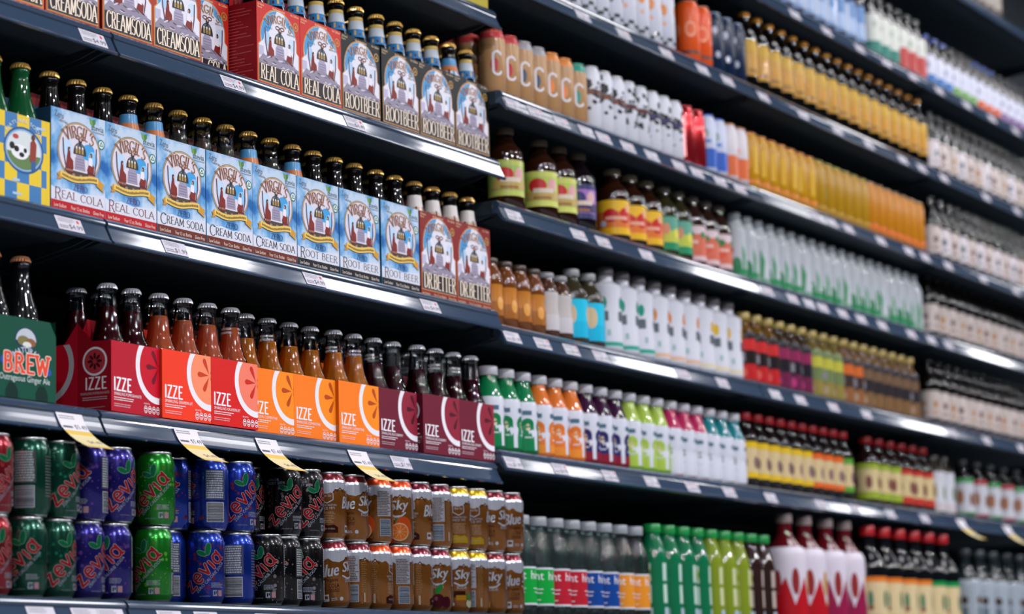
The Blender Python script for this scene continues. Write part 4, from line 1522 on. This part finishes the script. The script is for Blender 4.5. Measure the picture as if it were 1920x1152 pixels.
revolve_bottle('rd_white', 'juice_bottle', 'bottle', bp(.0345, .160, .125, .0150, .150), S('30281e'), 'gloss', (.0175, .156, .170, S('3a3430')),
               (.006, .122, [(0, S('c4bcc0')), (.03, S('c9cad2'))]), spots([('e', -40, 66, 8, 24, '9a8a4a'), ('e', -2, 60, 8, 22, '6a7a5a')]))
for key, cc in (('last_green', '3a8a4c'), ('last_red', 'a83a40')):
    revolve_bottle(key, 'juice_bottle', 'bottle', bp(.0345, .165, .115, .0150, .150), S('0e0c0c'), 'gloss', (.0170, .160, .174, S('2c3034')),
                   (.010, .118, [(0, S(cc)), (.016, S('c2c4cc')), (.104, S(cc))]), spots([('e', -40, 62, 11, 22, '9a6a50'), ('e', -2, 54, 10, 20, '7a4a3a')]))

# clear water bottles on the lowest shelf
def clear_water(key, c):
    t = thing('water_bottle', 'x', 'bottle')
    R = .0335
    prof = [(.0270, 0), (R, .006), (R, .016), (R - .0016, .021), (R, .026), (R, .031), (R - .0008, .033), (R - .0008, .112), (R, .115), (R, .122), (R - .0018, .127),
            (R, .132), (R - .0018, .138), (R - .0006, .146), (.0300, .158), (.0245, .172), (.0200, .184), (.0190, .190), (.0190, .2)]
    b = MB()
    b.lathe([(.0002, .004)] + prof, 26)
    b.build('bottle_body', ['pet'], t)
    a = spots([('t', (-58, 86, -22, 104), 'hint', 'e4e2ea'), ('t', (-10, 86, 26, 104), 'hint', 'e4e2ea'), ('r', -50, 66, -24, 68, 'd0ced8'), ('r', -46, 58, -26, 60, 'd0ced8'), ('r', -4, 66, 22, 68, 'd0ced8'), ('r', 0, 58, 20, 60, 'd0ced8'), ('r', -44, 44, -30, 46, 'd0ced8')])
    b = MB()
    W_ = S('c9ccd6')
    b.lathe([(R - .0003, .033, W_), (R - .0003, .037, S(c)), (R - .0003, .108, W_), (R - .0003, .112, W_)], 26)
    a.rect(-76, 33, -70, 112, W_, 1)
    a.onto(b, lambda u, v, l: ((R - .0002 + l * E0) * math.cos(-PI / 2 + u * .001 / R), (R - .0002 + l * E0) * math.sin(-PI / 2 + u * .001 / R), v * .001), None, 4)
    b.build('label', ['film'], t)
    b = MB()
    b.lathe([(.0205, .200), (.0212, .202), (.0212, .218), (.0200, .2195), (.0002, .2195)], 40, S('8f959c'), wob=lambda k, p: .0004 if k % 2 else 0)
    b.build('screw_cap', ['plastic'], t)
    PROTO[key] = t


for key, c in (('w_green', '0f9a3a'), ('w_red', 'b01f30'), ('w_blue', '12408c'), ('w_orange', 'd98a28')):
    clear_water(key, c)
for key, c, c2 in (('k_green', '0a6a44', 'b4cfc4'), ('k_lime', '7a8c22', 'c4c89a'), ('k_brown', '2a1614', 'b8a8a0')):
    revolve_bottle(key, 'tea_bottle', 'bottle', [(.029, 0), (.0330, .005), (.0330, .08), (.0322, .10), (.0330, .12), (.0325, .150), (.0280, .172), (.0215, .192), (.0180, .206), (.0180, .214)], S(c), 'gloss',
                   (.0205, .210, .230, S('0a8a3e')), (.010, .148, [(0, S(c)), (.05, S(c))]),
                   spots([('r', -46, 100, -34, 140, c2), ('r', -44, 106, -36, 134, 'b8b84a'), ('r', -46, 50, -34, 92, c2), ('r', -46, 14, -32, 40, 'a8bcc8'), ('r', -6, 100, 6, 140, c2), ('r', -6, 50, 6, 92, c2), ('r', -4, 14, 8, 40, 'a8bcc8')]))
for key, c in (('big_red', 'b01420'), ('big_pink', '8e1a44')):
    revolve_bottle(key, 'juice_bottle', 'bottle', bp(.0530, .270, .185, .0190, .245), S('5a1018'), 'gloss', (.0215, .266, .290, S('8a7a78')),
                   (.010, .205, [(0, S(c)), (.06, S(c)), (.165, S('cfc8d4'))]),
                   spots([('p', [(-100, 165), (100, 165), (100, 120), (60, 60), (40, 130), (10, 60), (-12, 130), (-44, 60), (-66, 130), (-100, 70)], 'cfc8d4'), ('e', -40, 118, 11, 34, '8a2a2c'), ('e', -86, 118, 9, 30, '8a2a2c'), ('e', 10, 116, 11, 32, 'b8862c'), ('e', 24, 70, 9, 12, 'd08a1c')]))
for key, e in (('dark_orange', 'd8772c'), ('dark_green', '1f8a4a')):
    revolve_bottle('big_' + key, 'juice_bottle', 'bottle', bp(.0480, .262, .170, .0180, .232), S('0a0c10'), 'gloss', (.0215, .258, .284, S('b3141c')),
                   (.020, .146, [(0, S(e)), (.062 - .028, S('d0bd92')), (.132, S(e))]), spots([('e', -46, 86, 7, 24, '4a7a5a'), ('e', 0, 86, 7, 24, '4a6a4c'), ('e', -46, 64, 8, 6, '8a4a3a'), ('e', -90, 86, 7, 24, '4a6a4c')]))
revolve_bottle('big_grey', 'juice_bottle', 'bottle', bp(.0460, .235, .150, .0170, .205), S('1c2426'), 'gloss', (.0200, .230, .250, S('30363c')),
               (.012, .160, [(0, S('8c98a4')), (.05, S('9aa4ae'))]), spots([('e', -50, 100, 10, 12, '3a2c2a'), ('r', -58, 30, -42, 80, '5a6a74'), ('e', 0, 100, 10, 12, '5a3a30'), ('r', -10, 30, 8, 80, '66767e')]))


# ------------------------------------------------------------------ stocking the near bays
D1, D2, D3, D4 = DECK[1], DECK[2], DECK[3], DECK[4]


zero = [('zcola', -.114, 'red banded light blue cola carton beside the checked carton', ('dark', 'dark'), 'amber bottle with gold cap in that carton'),
        ('zcola', .017, 'red banded light blue cola carton with dark side showing, second one', ('dark', 'dark_orange'), ''),
        ('zcream', .150, 'brown banded light blue cream soda carton next to the red banded ones', ('cream_orange', 'cream'), ''),
        ('zcream', .2835, 'middle of three brown banded light blue cream soda cartons', ('cream', 'cream'), ''),
        ('zcream', .4155, 'brown banded light blue cream soda carton touching a black banded one', ('cream_orange', 'cream'), ''),
        ('zroot', .5485, 'black banded light blue root beer carton touching a brown banded one', ('dark_orange', 'dark'), ''),
        ('zroot', .6830, 'middle of three black banded light blue root beer cartons', ('dark', 'dark'), ''),
        ('zroot', .8210, 'black banded light blue root beer carton beside dark red cartons', ('dark', 'dark'), ''),
        ('better', .9565, 'dark red carton with arched picture beside light blue carton', ('dark_cream', 'dark_cream'), ''),
        ('better', 1.0875, 'dark red carton with arched picture at the end of shelf', ('dark_cream', 'dark_cream'), '')]
short = ['first', 'second', 'third', 'fourth', 'fifth', 'sixth', 'seventh', 'eighth', 'ninth', 'tenth', 'eleventh']
BN = {'dark': 'dark bottle with gold cap', 'dark_orange': 'dark bottle with orange neck label and gold cap', 'cream': 'clear pale bottle with gold cap', 'cream_orange': 'clear bottle with coloured neck label and gold cap',
      'dark_cream': 'dark bottle with cream neck label and gold cap', 'dark_blue': 'dark bottle with blue neck label and gold cap',
      'pom': 'dark red soda bottle with silver cap', 'grape': 'pink soda bottle with silver cap', 'grape_print': 'pink lettered bottle with silver cap',
      'clem': 'orange soda bottle with silver cap', 'clem_print': 'orange lettered bottle with silver cap', 'black': 'deep purple soda bottle with silver cap',
      'black_print': 'deep purple lettered bottle with silver cap', 'green': 'green glass bottle with gold cap', 'brew': 'dark bottle with copper cap'}


def stock(n, where, kinds, x, y, z, W, D, group, rear=None, rows=(0, 1), rz=0.0):
    for r in rows:
        for s in (0, 1):
            k = kinds[s] if r == 0 else (rear or kinds[s])
            lx, ly = W * (.25 + .5 * s), D * (.255 + .49 * r)
            put(k, x + lx * math.cos(rz) - ly * math.sin(rz), y + lx * math.sin(rz) + ly * math.cos(rz), z + .0007,
                '%s, %s %s in %s %s' % (BN[k], ('front', 'rear')[r], ('left', 'right')[s], short[n], where), group, random.uniform(-.5, .5))


for n, (k, x, lab, bt, _) in enumerate(zero):
    put(k, x, FRONT[2] + .003, D2, lab, 'soda cartons on the third shelf')
    stock(n, 'blue shelf carton', bt, x, FRONT[2] + .003, D2, .131, .131, 'gold capped bottles on the third shelf')
put('checked', -.2478, FRONT[2] + .003, D2, 'yellow and blue checked carton with an oval farm picture', 'soda cartons on the third shelf')
for s in (0, 1):
    for r in (0, 1):
        put('green', -.2478 + .131 * (.25 + .5 * s), FRONT[2] + .037 + r * .064, D2 + .0007,
            'green glass bottle with gold cap in checked carton, %s %s' % (('front', 'rear')[r], ('left', 'right')[s]), 'gold capped bottles on the third shelf')

classic = [('orangesoda', -.268, 0, 'orange red arched picture carton at the near end of the upper shelf', None),
           ('creamsoda', -.1335, 0, 'brown cream soda carton beside the orange red carton', None),
           ('creamsoda', .0045, 0, 'middle one of three brown cream soda cartons', None),
           ('creamsoda', .1355, 0, 'brown cream soda carton overlapping a red cola carton', None),
           ('cola', .2915, .061, 'red cola carton pushed back behind a brown carton', ('dark_blue', 'dark_blue')),
           ('cola', .4275, 0, 'red cola carton with its lettered side showing', ('dark_blue', 'dark_blue')),
           ('cola', .5595, 0, 'red cola carton touching a black root beer carton', ('dark_blue', 'dark_blue')),
           ('rootbeer', .6935, .002, 'black root beer carton touching a red cola carton', ('dark_blue', 'dark_blue')),
           ('rootbeer', .8265, 0, 'second black root beer carton from the red ones', ('dark_blue', 'dark_blue')),
           ('rootbeer', .9580, 0, 'third black root beer carton from the red ones', ('dark_blue', 'dark_blue')),
           ('rootbeer', 1.0890, 0, 'black root beer carton at the end of the upper shelf', ('dark_orange', 'dark_blue'))]
for n, (k, x, dy, lab, bt) in enumerate(classic):
    y = FRONT[1] + .012 + dy
    put(k, x, y, D1, lab, 'soda cartons on the second shelf')
    if bt:
        stock(n, 'upper shelf carton', bt, x, y, D1, .131, .131, 'gold capped bottles on the second shelf')

fruit = [('ipom', .0345, .000, 'dark red fruit soda carton with its peaked side showing', ('pom', 'pom'), 3),
         ('igrape', .1640, .000, 'bright orange red fruit soda carton beside the dark red one', ('grape', 'grape'), 0),
         ('igrape2', .2960, .000, 'scarlet fruit soda carton beside the orange ones', ('grape', 'grape_print'), 0),
         ('iclem', .4308, .0205, 'orange fruit soda carton partly covered by the scarlet carton', ('clem', 'clem_print'), 0),
         ('iclem', .5623, .0205, 'middle one of three orange fruit soda cartons', ('clem', 'clem'), 0),
         ('iclem', .6912, .012, 'orange fruit soda carton touching a maroon carton', ('clem_print', 'clem_print'), 0),
         ('iblack', .8227, .012, 'maroon fruit soda carton touching an orange carton', ('black_print', 'black'), 0),
         ('iblack', .9570, .000, 'middle one of three maroon fruit soda cartons', ('black', 'black_print'), 0),
         ('iblack', 1.0895, .001, 'maroon fruit soda carton at the end of the shelf', ('black_print', 'black'), 0)]
Y3 = FRONT[3] - .008
for n, (k, x, dy, lab, bt, rot) in enumerate(fruit):
    put(k, x, Y3 + dy, D3, lab, 'fruit soda cartons on the fourth shelf', math.radians(rot))
    stock(n, 'fruit soda carton', bt, x, Y3 + dy, D3, .131, .131, 'silver capped bottles on the fourth shelf', rear={'grape_print': 'grape', 'clem_print': 'clem', 'black_print': 'black'}.get(bt[0]), rz=math.radians(rot))
put('brewpack', -.2415, Y3 + .002, D3, 'green six pack of ginger ale with a red word on it', 'soda cartons on the fourth shelf')
for s in range(2):
    for r in range(2):
        put('brew', -.2415 + .036 + .068 * s, Y3 + .04 + r * .118, D3 + .0007, 'dark bottle with copper cap in green six pack, %s %s' % (('front', 'rear')[r], ('left', 'right')[s]), 'copper capped bottles')

# ---- cans, two high, on the lowest shelf
CX, CY = -3.02092, -2.60023


def can_x(px_x, zc, r, yc):
    """x of an upright cylinder of radius r at depth yc whose far edge lies on the sight line through x = px_x of the shelf front"""
    dx, dy = px_x - CX, -CY
    d = math.hypot(dx, dy)
    dx, dy = dx / d, dy / d
    return px_x + (dx * yc - r) / dy


YC = FRONT[4] + .0455
SHOWN = lambda u: -math.radians(59) - u * .001 / .033
top = [('zred', -0.220, -30, 0, 'red'), ('zgreen', -0.136, 75, 0, 'green'), ('zgreen', -0.074, -25, 0, 'green'), ('zpurple', -0.011, 25, 0, 'purple'), ('zpurple', 0.061, -22, 0, 'purple'),
       ('zlime', 0.168, 5, 0, 'lime green'), ('zblue', 0.209, 18, .035, 'blue'), ('zblue', 0.311, 58, 0, 'blue'), ('zblue', 0.389, -12, 0, 'blue'), ('zblack', 0.412, -18, .045, 'black'),
       ('zblack', 0.523, -8, 0, 'black'), ('zblack', 0.588, -18, 0, 'black'), ('bcola', 0.660, -72, 0, 'brown'), ('bcola', 0.730, -14, 0, 'brown'), ('borange', 0.811, 46, 0, 'brown'),
       ('borange', 0.880, 14, 0, 'brown'), ('bcherry', 0.947, -60, 0, 'brown'), ('bcherry', 1.017, 62, 0, 'brown'), ('bginger', 1.079, -82, 0, 'brown'), ('bginger', 1.149, -76, 0, 'brown'),
       ('bcola', 1.206, -14, 0, 'brown'), ('bcola', 1.274, -34, 0, 'brown')]
bot = [('zred', -0.223, -20), ('zgreen', -0.145, 4), ('zgreen', -0.077, -24), ('zpurple', -0.014, -26), ('zpurple', 0.056, 10), ('zlime', 0.162, 18), ('zblue', 0.203, 60), ('zblue', 0.299, -2), ('zblue', 0.382, 74), ('zblack', 0.455, 12),
       ('zblack', 0.519, 28), ('zblack', 0.585, 14), ('bcola', 0.670, -20), ('bcola', 0.733, 70), ('borange', 0.806, 92), ('borange', 0.875, 50), ('bcherry', 0.943, 84), ('bcherry', 1.011, 12), ('bginger', 1.073, 2), ('bginger', 1.136, 74), ('bcola', 1.199, 14), ('bcola', 1.267, -30)]
CN = {'zred': 'red stevia soda can', 'zgreen': 'dark green stevia soda can', 'zpurple': 'purple stevia soda can', 'zlime': 'lime green stevia soda can', 'zblue': 'blue stevia soda can', 'zblack': 'black root beer can',
      'bcola': 'brown cola can with dark red rim', 'borange': 'brown orange-soda can with orange rim', 'bcherry': 'brown cherry soda can with maroon rim', 'bginger': 'brown soda can with yellow rim'}
seen = {}
back = {('zblack', 9, 0): -.014, ('zblack', 10, 0): 0.0}       # cans of the lower layer that stand forward of or behind those above
for lvl, src in ((0, bot), (1, top)):
    row = []
    for i, q in enumerate(src):
        dy = back.get((q[0], i, lvl), top[i][3])
        x = can_x(q[1], .7, .033, YC + dy)
        fr = [p for p in row if p[1] <= 0]
        if dy <= 0 and fr:
            x = max(x, fr[-1][0] + .0673)
        row.append((x, dy))
    for i, (x, dy) in enumerate(row):
        if dy > 0:
            a_, b_ = row[i - 1][0], row[i + 1][0]
            need = max(0.0, .0675 ** 2 - min(abs(x - a_), abs(b_ - x)) ** 2) ** .5
            dy = max(dy, need)
        k, show = src[i][0], src[i][2]
        seen[(k, lvl)] = seen.get((k, lvl), 0) + 1
        tot = sum(1 for q in src if q[0] == k)
        lab = '%s, %s in the %s layer' % (CN[k], ORD[seen[(k, lvl)] - 1] if tot > 1 else 'only one', ('lower', 'upper')[lvl])
        put(k, x, YC + dy, D4 + .0004 + lvl * .1242, lab, 'soda cans on the lowest shelf', SHOWN(show), -.07 if (lvl, i) == (0, 12) else None)


# ------------------------------------------------------------------ stocking the far bays
def run(shelf_key, kind, x, pitch, count, r, desc, where, dy=0.0, group=None, spin=.25, start=0, total=None, ymul=1):
    """count upright things side by side, backs to the shelf"""
    for i in range(count):
        y = FRONT[shelf_key] + r + .006 + dy
        k = kind if isinstance(kind, str) else kind[i % len(kind)]
        put(k, x + i * pitch, y, DECK[shelf_key] + .0004, '%s, %s in row on %s' % (desc, ORD[start + i], where), group or desc, random.uniform(-spin, spin))


AA, A0, A_, B_, C_, D_, E_ = ('pale bottle shelf', 'checkered can shelf', 'kraft can shelf', 'iced tea shelf', 'coffee shelf', 'carafe juice shelf', 'lowest far shelf')
OFF = .020      # sight line to centre offset for a product standing just behind the shelf edge
# aaa / aa
run('aaa', 'palebottle', 4.02, .068, 6, .032, 'pale capped bottle', 'topmost far shelf')
run('aa', 'bluewrap', 2.60, .069, 10, .032, 'light blue wrapped water bottle', AA)
run('aa', 'tealbase', 3.330, .068, 3, .032, 'white bottle with teal base band', AA)
run('aa', 'redbase', 3.535, .068, 3, .032, 'white bottle with red base band', AA)
run('aa', 'bluebase', 3.745, .068, 3, .030, 'dark bottle with white and blue label', AA)
run('aa', 'greenbase', 3.95, .068, 3, .030, 'dark bottle with white and green label', AA)
run('aa', 'orangebase', 4.155, .068, 3, .030, 'dark bottle with white and orange label', AA)
run('aa', 'purplebase', 4.36, .068, 4, .030, 'dark bottle with white and purple label', AA)
# a0
run('a0', 'checker0', 1.275, .0645, 9, .030, 'white can with checkered foot and dark print', A0)
run('a0', 'checker1', 1.8555, .0645, 4, .030, 'white can with checkered foot and orange print', A0)
run('a0', 'orangecan', 2.180, .064, 2, .030, 'orange can', A0)
run('a0', 'navycan', 2.309, .062, 3, .030, 'navy blue can with pale print', A0)
run('a0', 'yellowlabel', 2.500, .0715, 17, .030, 'dark bottle with yellow label and orange cap', A0)
run('a0', ('whitelabel3', 'whitelabel', 'whitelabel2'), 3.735, .0715, 13, .030, 'dark bottle with white label', A0)
# a
for i, k in enumerate(('kraft_red', 'kraft_red', 'kraft_grey', 'kraft_grey', 'kraft_orange', 'kraft_orange', 'kraft_teal')):
    nm = {'kraft_red': 'kraft brown can with red spot', 'kraft_grey': 'kraft brown can with grey spot', 'kraft_orange': 'kraft brown can with orange spot', 'kraft_teal': 'kraft brown can with teal spot'}[k]
    put(k, 1.268 + i * .0578, FRONT['a'] + .036, DECK['a'] + .0004, '%s, %s along the kraft row' % (nm, ORD[i]), 'kraft brown cans')
for j in range(1, 4):
    put('kraft_red', 1.268, FRONT['a'] + .036 + j * .06, DECK['a'] + .0004, 'kraft brown can with red rim standing %s behind the row end' % ORD[j - 1], 'kraft brown cans')
run('a', ('cow0', 'cow0', 'cow0', 'cow1', 'cow1', 'cow2', 'cow2', 'cow2'), 1.675, .0572, 8, .0282, 'white can with black cow patches', A_)
run('a', 'redcan', 2.135, .0575, 2, .0285, 'tall red can', A_)
run('a', 'bluewhite', 2.250, .0575, 2, .0285, 'tall blue and white can', A_)
run('a', 'orangewhite', 2.368, .0575, 2, .0285, 'tall orange and white can', A_)
run('a', 'yellowcan', 2.488, .0580, 7, .0285, 'tall yellow can', A_)
run('a', 'yellowgreen', 2.894, .0580, 6, .0285, 'tall yellow can with green streaks', A_)
run('a', 'amberorange', 3.242, .0580, 7, .0285, 'tall amber can with orange foot', A_)
run('a', ('whitelabel', 'whitelabel3'), 3.715, .0715, 13, .030, 'dark bottle with white label', A_)
# b
run('b', 'jug_red', 1.350, .09, 1, .0395, 'brown tea bottle with green and red label', B_)
run('b', 'jug_green', 1.492, .083, 2, .0395, 'brown tea bottle with lime label', B_)
run('b', 'jug_purple', 1.660, .08, 1, .0395, 'dark tea bottle with purple label', B_)
run('b', 'jug_yellow', 1.818, .0800, 3, .0390, 'brown tea bottle with yellow label', B_)
run('b', 'jug_teal', 2.057, .0715, 2, .0350, 'tea bottle with teal and yellow label', B_)
run('b', 'jug_pink', 2.201, .0700, 3, .0340, 'tea bottle with pink and white label', B_)
run('b', ('aloe', 'aloe', 'aloe_orange', 'aloe'), 2.425, .0640, 19, .0300, 'pale green and white juice bottle', B_)
run('b', ('whitelabel', 'whitelabel2'), 3.70, .0715, 13, .030, 'dark bottle with white label', B_)
# c
run('c', 'coffee', 1.262, .0572, 4, .0278, 'brown and gold coffee bottle', C_)
run('c', 'coffee_white', 1.4915, .0572, 2, .0278, 'white labelled coffee bottle', C_)
for j in (1, 2):
    run('c', 'coffee', 1.262, .0572, 3, .0278, 'brown and gold coffee bottle %s from the front' % ('second', 'third')[j - 1], C_, dy=.058 * j, group='brown and gold coffee bottle')
run('c', 'cyanlabel', 1.616, .0735, 2, .0360, 'tea bottle with bright cyan label', C_)
run('c', 'coco_teal', 1.772, .0765, 3, .0375, 'white juice bottle with teal drop', C_)
run('c', 'coco_orange', 2.0015, .0765, 3, .0375, 'white juice bottle with orange drop', C_)
run('c', 'coco_yellow', 2.231, .0765, 3, .0375, 'white juice bottle with yellow drop', C_)
run('c', 'redfruit', 2.461, .0665, 3, .0310, 'red juice bottle with gold cap', C_)
run('c', 'purplefruit', 2.661, .0665, 3, .0310, 'purple juice bottle with gold cap', C_)
run('c', 'tanlime', 2.861, .0665, 3, .0310, 'tan and lime juice bottle with gold cap', C_)
run('c', 'tanorange', 3.0605, .0665, 2, .0310, 'tan and orange juice bottle with gold cap', C_)
run('c', 'tanfruit', 3.1935, .0665, 6, .0310, 'tan and grey juice bottle with gold cap', C_)
run('c', ('whitelabel2', 'whitelabel'), 3.68, .0715, 13, .030, 'dark bottle with white label', C_)
# d
for i, (k, d) in enumerate((('j_green', 'dark green'), ('j_orange', 'orange'), ('j_purple', 'deep purple'), ('j_lime', 'lime green'), ('j_berry', 'berry red'), ('j_teal', 'teal'))):
    run('d', k, 1.262 + i * .1992, .0664, 3, .0315, 'white capped carafe bottle of %s juice' % d, D_)
run('d', 'rc_yellow', 2.457, .0652, 6, .0300, 'red capped dark bottle with yellow edged label', D_)
run('d', 'rc_orange', 2.8482, .0652, 3, .0300, 'red capped dark bottle with orange edged label', D_)
run('d', 'rc_green', 3.0438, .0652, 1, .0300, 'red capped dark bottle with green edged label', D_)
run('d', 'rd_lime', 3.215, .0800, 3, .0345, 'red capped bottle with lime edged label', D_)
run('d', 'rd_red', 3.455, .0800, 3, .0345, 'red capped bottle with red edged label', D_)
run('d', 'rd_white', 3.700, .0760, 2, .0345, 'brown bottle with white label', D_)
run('d', ('last_green', 'last_red'), 3.93, .1150, 7, .0345, 'dark bottle with green and white label', D_)
# e
for i, (k, d) in enumerate((('w_green', 'green'), ('w_green', 'green'), ('w_red', 'red'), ('w_red', 'red'), ('w_blue', 'blue'), ('w_blue', 'blue'), ('w_orange', 'orange'), ('w_orange', 'orange'))):
    for j in range(2):
        put(k, 1.345 + i * .0705, FRONT['e'] + .095 + j * .07, DECK['e'] + .0004, 'clear water bottle with %s label, %s in %s row' % (d, ORD[i], ('front', 'rear')[j]), 'clear water bottles')
run('e', 'k_green', 1.925, .0712, 4, .0330, 'green capped dark green tea bottle', E_, dy=.055)
run('e', 'k_lime', 2.2098, .0712, 3, .0330, 'green capped yellow green tea bottle', E_, dy=.055)
run('e', 'k_brown', 2.4234, .0712, 2, .0330, 'green capped brown tea bottle', E_, dy=.055)
run('e', 'big_red', 2.620, .1180, 2, .0530, 'large red and white juice bottle', E_, dy=.03)
run('e', 'big_pink', 2.868, .1180, 2, .0530, 'large pink and white juice bottle', E_, dy=.03)
run('e', 'big_dark_orange', 3.130, .1060, 4, .0480, 'large red capped bottle with orange edged label', E_, dy=.03)
run('e', 'big_dark_green', 3.554, .1060, 2, .0480, 'large red capped bottle with green edged label', E_, dy=.03)
run('e', 'big_grey', 3.830, .1140, 7, .0460, 'large dark bottle with grey label', E_, dy=.03)


# ------------------------------------------------------------------ price tags
def tags(rows, key, kind, lst, where, label='white price tag'):
    z, y = rows[key]
    for i, x in enumerate(lst):
        put(kind if isinstance(kind, str) else kind[i % len(kind)], x, y, z, '%s, %s along the %s' % (label, ORD[i], where), 'price tags')


tags(ROW1, 1, ('tag499', 'tag499', 'tag449'), (-.085, .284, .656), 'second shelf of the near bays')
tags(ROW1, 2, ('tag499', 'tagplain', 'tag499', 'tag499'), (-.126, .139, .538, .923), 'third shelf of the near bays')
tags(ROW1, 3, 'sale', (-.108, .183, .408, .688), 'fruit soda shelf edge', 'long curling yellow and white sale tag')
tags(ROW1, 3, 'tagplain', (.829,), 'fruit soda shelf edge')
tags(ROW1, 4, 'tagplain', (-.235, -.135, -.075, .07, .165, .33), 'lowest shelf of the near bays')
FT = {
    'aa': (2.667, 2.868, 3.088, 3.274, 3.468, 3.674, 3.897, 4.111, 4.324),
    'a0': (1.531, 1.718, 1.926, 2.112, 2.247, 2.449, 2.684, 2.902, 3.115, 3.357, 3.499, 3.67, 4.015, 4.288),
    'a': (1.228, 1.318, 1.426, 1.535, 1.612, 1.724, 1.838, 1.972, 2.063, 2.185, 2.293, 2.735, 2.84, 2.951, 3.171, 3.369, 3.492, 3.67, 3.95, 4.237),
    'b': (1.243, 1.512, 1.621, 1.823, 2.458, 2.606, 2.706, 2.792, 2.919, 3.041, 3.186, 3.394, 3.542, 3.675),
    'c': (1.228, 1.35, 1.471, 1.598, 1.985, 2.192, 2.485, 2.633, 2.837, 3.053, 3.676, 3.954, 4.251),
    'd': (1.228, 1.419, 1.633, 1.825, 2.025, 2.217, 2.445, 2.739, 2.957, 3.197, 3.443)}
for k, w in (('aa', A0.replace('checkered can', 'pale bottle') if False else AA), ('a0', A0), ('a', A_), ('b', B_), ('c', C_), ('d', D_)):
    tags(ROW2, k, ('tagplain', 'tag499', 'tag449'), FT[k], 'edge of ' + w)
tags(ROW2, 'd', 'sale', (3.72, 4.10, 4.36), 'far carafe juice shelf edge', 'long curling yellow and white sale tag')

# protos that were never placed are dropped
for k, o in PROTO.items():
    if k not in USED:
        for ch in list(o.children):
            for g in list(ch.children):
                bpy.data.objects.remove(g)
            bpy.data.objects.remove(ch)
        bpy.data.objects.remove(o)
